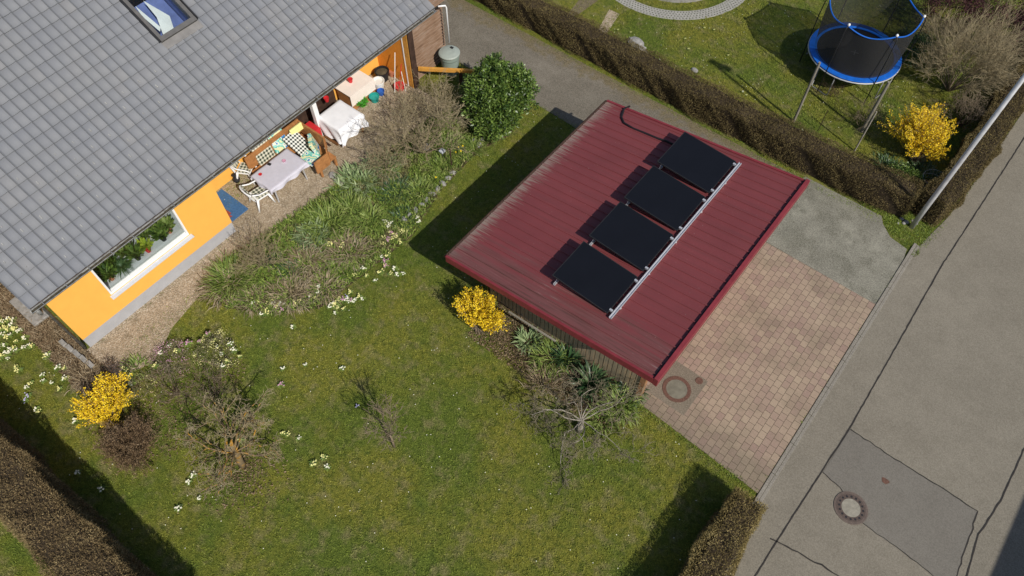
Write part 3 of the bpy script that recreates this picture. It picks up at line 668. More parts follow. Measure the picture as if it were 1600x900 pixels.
# gutter: half-round channel with brackets and dark debris
gt = MB(); n = 9; L = [RY0-.02, RY1+.02]; gx, gz, gr = EX+.055, EZ-.03, .066
vs = []
for y in L:
    for k_ in range(n):
        t = pi+pi*k_/(n-1); vs.append((gx+gr*cos(t), y, gz+gr*sin(t)))
    for k_ in range(n):
        t = 2*pi-pi*k_/(n-1); vs.append((gx+(gr-.006)*cos(t), y, gz+(gr-.006)*sin(t)))
N2 = 2*n
gt.add(vs, [(k_, (k_+1) % N2, N2+(k_+1) % N2, N2+k_) for k_ in range(N2)]+[tuple(range(N2))[::-1], tuple(N2+k_ for k_ in range(N2))])
y = RY0+.3
gt.tube([(gx+gr, RY0-.02, gz), (gx+gr, RY1+.02, gz)], .009, 6)
gt.obj('gutter', M['zinc'], house)
bk = MB()
while y < RY1:
    bk.box((gx-gr-.02, y-.012, gz+.002), (gx+gr+.006, y+.012, gz+.010)); y += .62
bk.obj('gutter_brackets', M['zinc'], house)
db = MB()
y = RY0
while y < RY1-.1:
    L_ = random.uniform(.1, .5); 
    db.box((gx-.045, y, gz-.052), (gx+.045, y+L_, gz-.035+random.uniform(0, .015))); y += L_
db.obj('gutter_debris', simple('wet_leaf_debris', (.07, .06, .04), .9, .6, 14), house, kind='stuff')
dp = MB(); dp.tube([(gx, RY0+.1, gz-.06), (gx-.05, RY0+.12, gz-.3), (XW-.12, .12, 2.35), (XW-.12, .12, .0)], .042, 10); dp.obj('downpipe', M['zinc'], house, smooth=True)
pq = g(702, 66, 1.0); dp = MB(); dp.tube([(pq[0]-.12, pq[1]-.25, 2.50), (pq[0], pq[1]-.04, 2.46), (pq[0], pq[1], 2.36), (pq[0], pq[1], 1.0)], .028, 10); dp.obj('downpipe', M['white'], house, smooth=True)
# skylight
fr = MB(); s0, s1, y0, y1 = SKY
def rb(mb, sa, sb, ya, yb, h0, h1):
    mb.add([roofpt(sa, ya, h0), roofpt(sa, yb, h0), roofpt(sb, yb, h0), roofpt(sb, ya, h0), roofpt(sa, ya, h1), roofpt(sa, yb, h1), roofpt(sb, yb, h1), roofpt(sb, ya, h1)],
           [(0, 3, 2, 1), (4, 5, 6, 7), (0, 1, 5, 4), (1, 2, 6, 5), (2, 3, 7, 6), (3, 0, 4, 7)])
fr_m = simple('grey_brown_aluminium', (.115, .11, .105), .45, .15, 6)
rb(fr, s0, s0+.13, y0, y1, -.1, .115); rb(fr, s1-.12, s1, y0, y1, -.1, .115); rb(fr, s0+.131, s1-.121, y0, y0+.10, -.1, .115); rb(fr, s0+.131, s1-.121, y1-.10, y1, -.1, .115)
sk = fr.obj('skylight', fr_m, house, bevel=.008)
f2 = MB(); rb(f2, s0-.22, s0-.004, y0-.02, y1+.02, .03, .055); f2.obj('flashing', simple('grey_flashing', (.20, .19, .18), .5, .15, 5), sk, bevel=.01)
for ya_, yb_ in ((y0-.05, y0-.012), (y1+.012, y1+.05)):
    f3 = MB(); rb(f3, s0+.02, s1, ya_, yb_, .02, .125); f3.obj('side_channel', M['black'], sk)
f4 = MB(); rb(f4, s0+.132, s1-.122, y0+.102, y1-.102, .06, .068); f4.obj('pane', M['glass'], sk)
f5 = MB(); rb(f5, s0+.05, s1-.05, y0+.02, y1-.02, -.75, -.70); rb(f5, s0, s1, y0-.02, y0, -.75, -.1); rb(f5, s0, s1, y1, y1+.02, -.75, -.1); f5.obj('reveal', M['skyblue'], sk)
f6 = MB(); f6.add([roofpt(s0+.30, y0+.30, -.3), roofpt(s0+.26, y0+.62, -.25), roofpt(s0+.62, y0+.80, -.3), roofpt(s0+1.30, y0+.55, -.3), roofpt(s0+.75, y0+.5, -.28)], [(0, 1, 4), (1, 2, 4), (2, 3, 4)])
f6.add([roofpt(s0+.36, y0+.26, -.2), roofpt(s0+.45, y0+.36, -.2), roofpt(s0+1.25, y0+.26, -.22), roofpt(s0+.95, y0+.20, -.22)], [(0, 1, 2, 3)])
f6.obj('curtain', M['cloth'], sk)
# big window
wf = MB(); xg = XW-.10
wf.box((xg-.05, WY0, WZ0), (XW-.012, WY1, WZ0+.075)); wf.box((xg-.05, WY0, WZ1-.06), (xg+.02, WY1, WZ1)); wf.box((xg-.05, WY0, WZ0+.0752), (XW-.012, WY0+.055, WZ1-.0602)); wf.box((xg-.05, WY1-.055, WZ0+.0752), (XW-.012, WY1, WZ1-.0602))
win = wf.obj('window', M['white'], house, bevel=.005)
MB().box((xg-.02, WY0+.057, WZ0+.077), (xg-.012, WY1-.057, WZ1-.062)).obj('pane', M['glass'], win)
MB().box((XW-.01, WY0-.05, WZ0-.045), (XW+.13, WY1+.05, WZ0-.005)).obj('sill', M['whitewash'], house, bevel=.006)
MB().box((XW-1.75, WY0-.2, WZ0-.05), (XW-.345, WY1+.2, WZ0-.01)).box((XW-.338, WY0+.005, WZ0+.002), (XW-.155, WY1-.005, WZ0+.006)).obj('window_board', M['whitewash'], house)
rm = MB(); rm.box((XW-3.2, WY0-.8, .1), (XW-3.1, WY1+.6, 2.8)); rm.box((XW-3.2, WY0-.8, .05), (XW-.4, WY1+.6, .1)); rm.box((XW-3.1, WY0-.9, .1), (XW-.35, WY0-.8, 2.8)); rm.box((XW-3.1, WY1+.6, .1), (XW-.35, WY1+.7, 2.8))
rm.obj('room', M['roomwall'], house)
# white post of the terrace, end wall of the terrace
pp = g(503, 211, 0); MB().box((pp[0]-.08, pp[1]-.08, 0), (pp[0]+.08, pp[1]+.08, 3.0)).obj('post', M['white'], house, bevel=.006)
MB().box((-16.298, 8.4, .02), (-16.26, 10.9, 2.1)).obj('terrace_door', M['darkwood'], house)
ew = MB(); ew.box((-16.3, 13.0, .0), (-14.93, 13.14, 2.9)); ew.obj('end_wall', M['orangewood'], house)
MB().box((-14.925, 12.98, 0), (-14.885, 13.15, 2.85)).obj('corner_trim', M['white'], house)
MB().box((-14.88, 12.99, 0), (-14.66, 13.16, 2.82)).obj('pillar', M['woodyellow'], house, bevel=.01)
MB().box((-14.655, 13.0, 0), (-14.60, 13.22, 2.8)).obj('pillar_edge', M['darkwood'], house)
# slatted screen beyond the end wall
scr = thing('slatted_screen', 'screen of grey-brown horizontal wooden slats behind the water barrel', 'screen', (-14.75, 13.9, 0))
sm = MB()
for i in range(17):
    z = .05+i*.125
    sm.box((-14.86, 13.24, z), (-14.80, 14.85, z+.068+random.uniform(-.016, .012)))
sm.obj('slats', M['slats'], scr)
for y_ in (14.78, 13.25): MB().box((-14.95, y_, 0), (-14.87, y_+.08, 2.2)).obj('post', M['darkwood'], scr)
pg = MB()
for i in range(9): pg.box((-14.8-.1-i*.14, 13.3, 2.25), (-14.8-.03-i*.14, 15.2, 2.31))
pg.obj('top_slats', M['slats'], scr)
MB().box((-14.955, 13.24, .02), (-14.951, 14.84, 2.15)).obj('backing', M['dark'], scr)

# ================================================================== water barrel and beam
bc = g(704, 104); bc = np.array([-14.23, 14.42, 0])
brl = thing('water_barrel', 'grey-green plastic rain barrel with a domed lid under the white downpipe', 'barrel', bc)
MB().lathe(bc, [(.25, 0), (.27, .3), (.30, .34), (.31, .62), (.335, .66), (.335, .80)], 28).obj('body', M['bin'], brl, smooth=False)
MB().lathe(bc+[0, 0, .80], [(.365, .0), (.37, .03), (.34, .06), (.20, .10), (.05, .12), (.0, .12)], 28).obj('lid', M['binlid'], brl)
MB().box((bc[0]-.06, bc[1]+.12, .915), (bc[0]+.04, bc[1]+.19, .945)).obj('inlet', M['black'], brl)
bm = thing('wooden_beam_fence', 'low yellow-stained wooden rail running from the barrel to the laurel bush', 'rail', (-14.0, 14, 0))
a = np.array([-14.68, 13.34]); b = np.array([-12.35, 14.95])
MB().bar((*a, .62), (*b, .62), .09, .12).obj('rail', M['woodyellow'], bm)
pf = MB()
MB().bar((*(a+(b-a)*.5), 0), (*(a+(b-a)*.5), .56), .08, .08, (1, 0, 0)).obj('post', M['darkwood'], bm)
MB().bar((*(a+(b-a)*.97), 0), (*(a+(b-a)*.97), .56), .08, .08, (1, 0, 0)).obj('post', M['darkwood'], bm)

# ================================================================== TERRACE FURNITURE
tc = np.array([-14.85, 7.34, 0])
tb = thing('terrace_table', 'long terrace table under a pale lilac tablecloth', 'table', tc)
def drape(x0, x1, y0, y1, zt, drop, nx=26, ny=36, wav=.035):
    V = []; X = np.linspace(x0-drop, x1+drop, nx); Y = np.linspace(y0-drop, y1+drop, ny)
    for x in X:
        for y in Y:
            ox = max(x0-x, 0, x-x1); oy = max(y0-y, 0, y-y1); d = math.hypot(ox, oy); dd = min(d, drop)
            cx = min(max(x, x0), x1); cy = min(max(y, y0), y1)
            wv = wav*(dd/drop)*sin(11*(x+y))*1.0+.08*dd
            if d > 0: px, py = cx+(ox/d*wv+ .02)*(1 if x > x1 else -1 if x < x0 else 0), cy+(oy/d*wv+.02)*(1 if y > y1 else -1 if y < y0 else 0)
            else: px, py = x, y
            V.append((px, py, zt-dd*(.93+.1*sin(5*x+3*y))+.002*sin(9*x)*sin(7*y)))
    n = ny; F_ = [(i*n+j, (i+1)*n+j, (i+1)*n+j+1, i*n+j+1) for i in range(nx-1) for j in range(n-1)]
    return MB().add(V, F_)
MB().box((tc[0]-.44, tc[1]-.68, .70), (tc[0]+.44, tc[1]+.68, .735)).obj('tabletop', M['whitepot'], tb)
for sx in (-1, 1):
    for sy in (-1, 1): MB().tube([(tc[0]+sx*.36, tc[1]+sy*.58, 0), (tc[0]+sx*.34, tc[1]+sy*.55, .70)], .025, 8).obj('leg', M['galv'], tb)
cl = drape(tc[0]-.455, tc[0]+.455, tc[1]-.70, tc[1]+.70, .748, .16).obj('tablecloth', M['lilac'], None, tc, smooth=True)
props(cl, 'pale lilac cloth spread over the long terrace table', 'tablecloth')
def disc(name, c, r, h, mat, label, cat):
    o = MB().lathe(c, [(r*.8, 0), (r, h), (r*.75, h), (r*.65, h*.4), (0, h*.4)], 16).obj(name, mat, None, c); return props(o, label, cat)
disc('red_dish', g(407, 273, .755), .055, .03, M['red'], 'small red dish on the lilac tablecloth near the white chairs', 'dish')
disc('candle_dish', g(444, 252, .755), .06, .035, M['petalpink'], 'pinkish white candle dish in the middle of the lilac tablecloth', 'dish')
o = MB().box((-.05, -.04, 0), (.05, .04, .03)).obj('small_box', M['black'], None); o.location = tuple(g(421, 257, .755)); o.rotation_euler.z = .3
props(o, 'small black box on the lilac tablecloth', 'box')
# white monobloc chairs
def chair(loc, rz, label, cush=True):
    t = thing('garden_chair', label, 'chair', (0, 0, 0), 'white plastic garden chairs'); W = M['white']
    m = MB(); m.box((-.23, -.22, .40), (.23, .22, .425)); m.obj('seat', W, t, bevel=.01)
    b = MB()
    n = 9; pr = []
    for i in range(n):
        a = pi*(i/(n-1)); pr.append((.25*cos(a)*1.0, -.20-.10*sin(a)))
    for i in range(n-1):
        (x0, y0), (x1, y1) = pr[i], pr[i+1]
        if i in (0, n-2): continue
        b.bar(((x0+x1)/2, (y0+y1)/2, .42), ((x0+x1)/2*1.08, (y0+y1)/2-.13, .86), .055, .015, (0, 1, 0))
    b.tube([(x*1.12, y-.13-(.0), .80+.08*sin(pi*i/(n-1))) for i, (x, y) in enumerate(pr)], .022, 8)
    b.obj('backrest', W, t, smooth=False)
    for sx in (-1, 1):
        MB().tube([(sx*.27, -.30, .78), (sx*.285, -.1, .67), (sx*.285, .16, .65), (sx*.27, .25, .60), (sx*.25, .24, .42)], .023, 8).obj('armrest', W, t, smooth=True)
        MB().tube([(sx*.21, .19, .41), (sx*.27, .27, .0)], [.04, .022], 8).obj('leg', W, t, smooth=True)
        MB().tube([(sx*.21, -.19, .41), (sx*.27, -.30, .0)], [.04, .022], 8).obj('leg', W, t, smooth=True)
    t.location = loc; t.rotation_euler.z = rz
    if cush:
        c = MB().box((-.20, -.17, .427), (.20, .20, .475)); c.box((-.19, -.04, 0), (.19, .0, .46), Matrix.Translation((0, -.235, .47)) @ Matrix.Rotation(.22, 4, 'X'))
        o = c.obj('chair_cushion', M['check'], None, bevel=.015); o.location = loc; o.rotation_euler.z = rz; return t, o
    return t, None
c1 = g(405, 302, .42); 
t1, k1 = chair((float(c1[0]), float(c1[1]), 0), radians(-8), 'white plastic garden chair standing free in front of the end of the table')
props(k1, 'green checked cushion on the white chair in front of the table end', 'cushion', 'checked chair cushions')
c2 = g(383, 262, .45)
t2, k2 = chair((float(c2[0]), float(c2[1]), 0), radians(-60), 'white plastic garden chair at the long side of the table, half under the eave')
props(k2, 'green checked cushion on the white chair half under the eave', 'cushion', 'checked chair cushions')
# wooden corner bench
bn = thing('corner_bench', 'orange-brown wooden corner bench wrapped round the far end of the table', 'bench', (-15.3, 8.3, 0))
bx = -15.75
MB().box((bx, 6.9, .36), (bx+.45, 8.95, .40)).box((bx+.451, 8.50, .36), (-14.15, 8.95, .40)).obj('seat', M['wood'], bn, bevel=.008)
bb = MB()
bb.box((bx-.10, 6.88, .40), (bx-.04, 9.03, .92)); bb.box((bx-.04, 8.98, .40), (-14.62, 9.04, .88)); bb.bar((-14.64, 9.0, .62), (-14.14, 8.66, .62), .05, .50); bb.box((-14.17, 8.12, .33), (-14.11, 8.66, .80))
bb.obj('backrest', M['wood'], bn, bevel=.008)
MB().box((-14.66, 9.04, .84), (-14.08, 9.12, .88)).obj('top_rail', simple('dark_brown_rail', (.16, .07, .025), .6, .3, 7), bn)
for p in ((bx+.05, 6.95), (bx+.4, 6.95), (bx+.05, 8.9), (-14.2, 8.9), (-14.2, 8.3)): MB().box((p[0]-.035, p[1]-.035, 0), (p[0]+.035, p[1]+.035, .36)).obj('leg', M['wood'], bn)
def cushion(a, b, mat, label, cat='cushion', M4=None, group='cushions on the corner bench'):
    c = [(a[i]+b[i])/2 for i in range(3)]; hx = [(b[i]-a[i])/2 for i in range(3)]
    o = MB().box([-h for h in hx], hx).obj('cushion', mat, None, bevel=.025); o.location = c
    if M4: o.rotation_euler = M4
    return props(o, label, cat, group)
def backrest_cushion(px, py, z, sx, sy, sz, mat, label, rot):
    c = g(px, py, z); o = MB().box((-sx, -sy, -sz), (sx, sy, sz)).obj('cushion', mat, None, bevel=.02); o.location = c; o.rotation_euler = rot
    props(o, label, 'cushion', 'cushions on the corner bench'); return o
backrest_cushion(411, 238, .66, .06, .30, .36, M['checkv'], 'green checked cushion on the bench backrest nearest the white chairs', (0, -.30, 0))
backrest_cushion(436, 222, .62, .06, .27, .36, M['floral'], 'turquoise patterned cushion between the two checked ones on the bench', (0, -.35, 0))
backrest_cushion(465, 223, .60, .38, .27, .04, M['checkbw'], 'dark and white checked cushion in the corner of the bench', (-.1, .55, .12))
backrest_cushion(491, 228, .62, .26, .06, .32, M['floral'], 'turquoise patterned backrest cushion at the slanted end of the bench', (.25, 0, -.65))
backrest_cushion(484, 247, .46, .27, .25, .03, M['floral'], 'turquoise patterned seat cushion at the open end of the bench', (0, 0, .2))
backrest_cushion(463, 202, .80, .04, .24, .12, M['petalyellow'], 'pale yellow cushion on the bench back just under the eave', (0, -.2, 0))
# covered table / grill with white cover
cc = np.array([-15.02, 10.05, 0])
cv = thing('covered_table', 'square table hidden under a bright white cover next to the white post', 'table', cc)
MB().box((cc[0]-.48, cc[1]-.48, .74), (cc[0]+.48, cc[1]+.48, .78)).obj('tabletop', M['wood'], cv)
for sx in (-1, 1):
    for sy in (-1, 1): MB().box((cc[0]+sx*.42-.03, cc[1]+sy*.42-.03, 0), (cc[0]+sx*.42+.03, cc[1]+sy*.42+.03, .74)).obj('leg', M['wood'], cv)
o = drape(cc[0]-.52, cc[0]+.52, cc[1]-.50, cc[1]+.50, .80, .58, 30, 30, .06).obj('table_cover', M['cloth'], None, cc, smooth=True); props(o, 'bright white cloth cover hanging to near the ground over the square table', 'cover')
o = MB().box((-15.75, 9.0, .05), (-15.25, 9.38, .62)).obj('red_crate', M['red'], None, bevel=.01); props(o, 'red box between the white post and the white covered table', 'box')
# cream covered sideboard
sb = thing('sideboard', 'low sideboard under a cream cloth behind the plant pots', 'table', (-15.6, 11.4, 0))
MB().box((-16.1, 10.92, 0), (-15.47, 11.98, .66)).obj('body', M['wood'], sb)
MB().box((-16.14, 10.9, .662), (-15.46, 12.0, .685)).box((-15.46, 10.9, .25), (-15.445, 12.0, .685)).obj('cloth', M['cream'], sb)
def pot(px, py, r, h, mat, label, name='plant_pot', cat='pot', z=.0, inner=None):
    c = g(px, py, z)
    if z == 0: c[2] = .015
    r *= 1.2; h *= 1.1
    t = thing(name, label, cat, c)
    MB().lathe(c, [(r*.72, 0), (r, h*.9), (r*1.06, h*.9), (r*1.06, h), (r*.92, h), (r*.88, h*.8), (0, h*.8)], 20).obj('container', mat, t)
    if inner: MB().lathe(c+[0, 0, h*.81], [(r*.86, 0), (0, .03)], 20).obj('filling', inner, t)
    return t
pot(599, 124, .20, .34, M['black'], 'large black tub with tan soil by the orange end wall', 'tub', 'tub', 0, M['drysoil'])
pot(593, 138, .17, .30, M['whitepot'], 'white plastic bucket in front of the black tub', 'bucket', 'bucket')
pot(586, 158, .14, .20, M['teal'], 'teal plastic bowl below the white bucket', 'bowl', 'bowl')
pot(596, 148, .10, .16, M['bluepl'], 'small blue bowl between the white bucket and the teal bowl', 'bowl', 'bowl')
pot(567, 165, .12, .16, M['limegreen'], 'lime green pot of leaves beside the white cover', 'pot', 'pot')
pot(625, 139, .16, .14, M['red'], 'red basin leaning near the orange pillar', 'basin', 'basin')
pot(613, 118, .12, .22, M['terracotta'], 'terracotta pot in the corner by the orange end wall', 'pot', 'pot')
pot(548, 128, .07, .12, M['red'], 'small red pot at the edge of the cream cloth', 'pot', 'pot', .69)
pot(511, 158, .07, .14, M['red'], 'red lantern standing behind the white covered table', 'lantern', 'lantern', .69)
for i, (px, py) in enumerate(((572, 150), (580, 146), (576, 157), (588, 141), (570, 143))):
    pot(px, py, .055, .09, M['terracotta'], 'small terracotta pot between cream cloth and buckets'); 
# collect the group flag of look-alike small pots
for o in COL.objects:
    if o.get('label', '').startswith('small terracotta pot'): o['group'] = 'cluster of small terracotta pots'
c = g(567, 163, .16); n = 160; az = rng.uniform(0, 2*pi, n)
o = leaves('leafy_pot_plant', c+np.stack([np.cos(az), np.sin(az), rng.random(n)], 1)*rng.random((n, 1))*.14, np.stack([np.cos(az), np.sin(az), rng.random(n)*1.5], 1), .14, .03, leafmat('fresh_green', [(.04, .2, .02), (.10, .42, .04)], .5)); props(o, 'fresh green plant in the lime pot beside the white cover', 'plant')
def tool(p, q, r, mat, label, name):
    o = MB().tube([p, q], r, 8).obj(name, mat, None, p); return props(o, label, 'tool')
tool(g(617, 145, .0)+[0, 0, .02], g(617, 82, 1.35), .014, M['whitepot'], 'pale broomstick leaning in front of the orange end wall', 'broomstick')
tool(g(625, 140, .0)+[0, 0, .16], g(627, 100, .95), .012, M['red'], 'short red tool handle standing beside the pale broomstick', 'tool_handle')
tool(g(634, 143, .0)+[0, 0, .02], g(627, 112, .8), .012, M['whitepot'], 'short white stick leaning at the foot of the orange pillar', 'stick')
# door mat
dm = thing('door_mat', 'blue mat with a brick-red corner lying on the gravel at the house corner', 'mat', (-15.6, 5.8, .02))
MB().box((-16.25, 5.24, .016), (-15.0, 6.0, .032)).obj('mat', M['bluemat'], dm, bevel=.004)
for q_ in (((343, 322), (362, 334), (358, 338), (347, 340)), ((348, 343), (360, 337), (364, 339), (351, 346))):
    MB().prism([tuple(g(*p)[:2]) for p in q_][::-1], .0335, .037).obj('stripe', M['redstripe'], dm)
o = MB().lathe(g(371, 284), [(.08, .02), (.12, .12), (.05, .26), (.09, .32), (0, .36)], 12).obj('shoe_brush', M['black'], None); props(o, 'dark round ornament on the terrace beside the white chair', 'ornament')

# window plants
def windowplant(y, x, kind, label, pm, zt=WZ0-.01):
    c = np.array([XW-x, y, zt]); t = thing('potted_plant', label, 'plant', c, 'potted plants behind the big window')
    MB().lathe(c, [(.06, 0), (.085, .12), (.09, .12), (.09, .14), (.07, .14), (0, .12)], 16).obj('pot', pm, t)
    n = 150; az = rng.uniform(0, 2*pi, n); el = rng.uniform(.3, 2.0, n); D = np.stack([np.cos(az), np.sin(az), el], 1)
    if kind == 'strap': strip_blades('leaves', np.tile(c+[0, 0, .13], (n, 1)), D, rng.uniform(.25, .46, n), .026, .5, M['strapdark'], t)
    elif kind == 'yellow':
        m = leafmat('yellow_green_leaf', [(.14, .22, .02), (.34, .42, .03), (.55, .58, .08)], .5); leaves('leaves', c+[0, 0, .15]+D*rng.random((n, 1))*.13, D, .17, .06, m, t)
    else:
        leaves('leaves', c+[0, 0, .15]+D*rng.random((n, 1))*.16, D, .17, .07, M['laurel'] if kind == 'dark' else M['straplight'], t)
for y, x, kd, lb, pm in ((1.78, .42, 'dark', 'dark leafy plant at the left end of the big window', M['terracotta']), (2.0, .75, 'dark', 'dark plant set back in the left part of the big window', M['black']),
    (2.15, .42, 'strap', 'spiky strap-leaved plant in the left part of the big window', M['whitepot']), (2.45, .70, 'green', 'light green plant in the middle of the big window, set back', M['whitepot']),
    (2.62, .42, 'dark', 'dark bushy plant in the middle of the big window', M['black']), (2.95, .42, 'yellow', 'yellow-green plant in a red pot in the big window', M['red']),
    (3.25, .72, 'green', 'small green plant standing behind the yellow-green one', M['whitepot']), (3.45, .40, 'dark', 'dark plant right of the yellow-green one in the big window', M['black']),
    (1.66, .80, 'green', 'pale leafy plant set back at the left end of the big window', M['whitepot']), (3.72, .5, 'green', 'bright green plant at the right end of the big window', M['terracotta']), (3.6, .85, 'green', 'green plant set back at the right end of the big window', M['black'])):
    windowplant(y, x, kd, lb, pm)

# ================================================================== GARAGE
ga = thing('garage', 'garage with a red ribbed sheet-metal roof and weathered wood-clad side wall', 'garage', (-5, 11, 0))
GX0, GX1, GY0, GY1 = -8.0, -1.93, 7.40, 14.50
def rz(x): return 2.2+(x-GX0)/(GX1-GX0)*.80
rf = MB(); y = GY0+.0; rows = []
pitch = .2775
prof2 = []
yy_ = GY0
while yy_ < GY1-.01:
    prof2 += [(yy_, .0), (yy_+.05, .0)] ; prof2 += [(yy_+.058, .024), (yy_+.085, .024), (yy_+.092, .0)]; yy_ += pitch
prof2.append((GY1, 0.)); prof2 = [p for p in prof2 if p[0] <= GY1]
xs = [GX0, GX1]; n = len(prof2); vs = []
for x in xs:
    for (yv, h) in prof2: vs.append((x, yv, rz(x)+h))
for x in xs:
    for (yv, h) in prof2: vs.append((x, yv, rz(x)+h-.02))
fs = []
for j in range(n-1):
    fs.append((j, n+j, n+j+1, j+1)); fs.append((2*n+j, 2*n+j+1, 3*n+j+1, 3*n+j)); fs.append((j, j+1, 2*n+j+1, 2*n+j)); fs.append((n+j+1, n+j, 3*n+j, 3*n+j+1))
rf.add(vs, fs); grf = rf.obj('roof', M['redroof'], ga)
tr = MB()
def slopebar(y0, y1, h0, h1):
    tr.add([(GX0-.02, y0, rz(GX0)+h0), (GX1+.0, y0, rz(GX1)+h0), (GX1+.0, y1, rz(GX1)+h0), (GX0-.02, y1, rz(GX0)+h0), (GX0-.02, y0, rz(GX0)+h1), (GX1, y0, rz(GX1)+h1), (GX1, y1, rz(GX1)+h1), (GX0-.02, y1, rz(GX0)+h1)],
           [(3, 2, 1, 0), (4, 5, 6, 7), (0, 1, 5, 4), (1, 2, 6, 5), (2, 3, 7, 6), (3, 0, 4, 7)])
slopebar(GY0-.07, GY0-.003, -.20, .035); slopebar(GY1+.003, GY1+.07, -.20, .03)
tr.box((GX1+.003, GY0-.07, rz(GX1)-.22), (GX1+.11, GY1+.07, rz(GX1)+.075))
tr.obj('fascia', M['redtrim'], ga, bevel=.008)
un = MB()
for (x0_, x1_) in ((GX0+.02, GX1-.02),):
    un.add([(x0_, GY0, rz(x0_)-.03), (x1_, GY0, rz(x1_)-.03), (x1_, GY1, rz(x1_)-.03), (x0_, GY1, rz(x0_)-.03), (x0_, GY0, rz(x0_)-.14), (x1_, GY0, rz(x1_)-.14), (x1_, GY1, rz(x1_)-.14), (x0_, GY1, rz(x0_)-.14)],
           [(3, 2, 1, 0)[::-1], (4, 5, 6, 7)[::-1], (0, 1, 5, 4), (1, 2, 6, 5), (2, 3, 7, 6), (3, 0, 4, 7)])
un.obj('roof_deck', M['darkwood'], ga)
vg = MB()
yv = GY0
while yv < GY1-.1:                                        # dark gaps of the sheet ribs against the road-side fascia
    MB().box((GX1-.018-random.uniform(0, .016), yv+.02, rz(GX1)+.001), (GX1+.001, yv+.19+random.uniform(-.06, .05), rz(GX1)+.028)).obj('rib_end', M['black'], ga); yv += pitch
MB().tube([(GX0-.05, GY0-.05, rz(GX0)-.05), (GX0-.05, GY1+.05, rz(GX0)-.05)], .045, 10).obj('gutter', M['darkwood'], ga)
# walls
bd = MB(); WX0, WX1, WYa, WYb = -7.3, -2.45, 8.2, 14.2
x = WX0
while x < WX1-.05:
    bd.box((x, WYa-.03, .05), (x+.115, WYa-.003, rz(x)-.03-.115)); x += .135
bd.obj('cladding', M['cladding'], ga)
wm = MB(); wm.box((WX0, WYa, 0), (WX1, WYa+.08, 2.1)); wm.box((WX0-.08, WYa, 0), (WX0-.002, WYb, 2.1)); wm.box((WX0, WYb-.08, 0), (WX1, WYb, 2.1))
wm.add([(WX0, WYa+.001, 2.1), (WX1, WYa+.001, 2.1), (WX1, WYa+.001, rz(WX1)-.14), (WX0, WYa+.001, rz(WX0)-.14)], [(0, 1, 2, 3)])
wm.obj('wall', M['darkwood'], ga)
MB().box((WX1-.05, WYa+.082, 0), (WX1, WYb-.082, 2.45)).obj('garage_door', M['redtrim'], ga)
MB().box((WX1+.002, WYa-.06, 0), (WX1+.14, WYa+.12, 2.6)).obj('corner_post', simple('orange_brown_post', (.30, .15, .07), .8, .3, 6), ga)
# pale plank leaning against cladding
o = MB().bar(g(795, 487, .9), g(868, 533, .9), .05, .03).obj('rail_board', M['greywood'], ga)

# solar panels on two rails (roof frame)
def rp(px, py, h):
    d = ray(px, py); k_ = .80/(GX1-GX0); s = (2.2-GX0*k_+h-HC)/(d[2]-d[0]*k_); return np.array([d[0]*s, d[1]*s, HC+d[2]*s])
pc = [((903, 379), (863, 434), (955, 489), (998.5, 426.5)), ((960, 318), (918, 374), (1009, 418), (1050, 358)), ((1016, 263), (973, 314), (1063, 356), (1105, 302)), ((1066, 209), (1025, 258), (1118, 299), (1155, 249))]
ords = ['nearest the garden corner of the garage roof, lowest in the row', 'second up from the garden corner in the row', 'third up from the garden corner in the row', 'farthest from the garden corner, beside the black cable']
XA = np.mean([rp(*q, .40)[0] for p in pc for q in (p[0], p[1])]); XB = np.mean([rp(*q, .10)[0] for p in pc for q in (p[2], p[3])])
for i, p in enumerate(pc):
    ya = np.mean([rp(*p[1], .40)[1], rp(*p[2], .10)[1]]); yb = np.mean([rp(*p[0], .40)[1], rp(*p[3], .10)[1]])
    za, zb = rz(XA)+.40, rz(XB)+.10
    t = thing('solar_panel', 'black solar panel '+ords[i], 'solar panel', (XA, ya, rz(XA)), 'solar panels on the garage roof')
    m = MB()
    def slab(m, ya, yb, x0, x1, o0, o1):
        f = lambda x: za+(zb-za)*(x-XA)/(XB-XA)
        m.add([(x0, ya, f(x0)+o0), (x1, ya, f(x1)+o0), (x1, yb, f(x1)+o0), (x0, yb, f(x0)+o0), (x0, ya, f(x0)+o1), (x1, ya, f(x1)+o1), (x1, yb, f(x1)+o1), (x0, yb, f(x0)+o1)],
              [(3, 2, 1, 0), (4, 5, 6, 7), (0, 1, 5, 4), (1, 2, 6, 5), (2, 3, 7, 6), (3, 0, 4, 7)])
    slab(m, ya+.02, yb-.02, XA+.02, XB-.02, -.03, 0); m.obj('glass', M['panel'], t)
    m = MB(); slab(m, ya, ya+.018, XA, XB, -.035, .004); slab(m, yb-.018, yb, XA, XB, -.035, .004); slab(m, ya+.0185, yb-.0185, XA, XA+.018, -.035, .004); slab(m, ya+.0185, yb-.0185, XB-.018, XB, -.035, .004)
    m.obj('frame', M['black'], t)
    for yy_ in (ya+.12, yb-.12):
        MB().bar((XA+.06, yy_, rz(XA)+.04), (XA+.10, yy_, za-.05), .04, .02, (1, 0, 0)).obj('support', M['alu'], t)
    for yy_ in (ya+.10, yb-.14):
        MB().box((XB-.02, yy_, zb-.04), (XB+.06, yy_+.05, zb+.02)).obj('clamp', M['alu'], t)
y0_, y1_ = rp(953, 497, .06)[1], rp(1157, 255, .06)[1]
rx = rp(1055, 376, .06)[0]
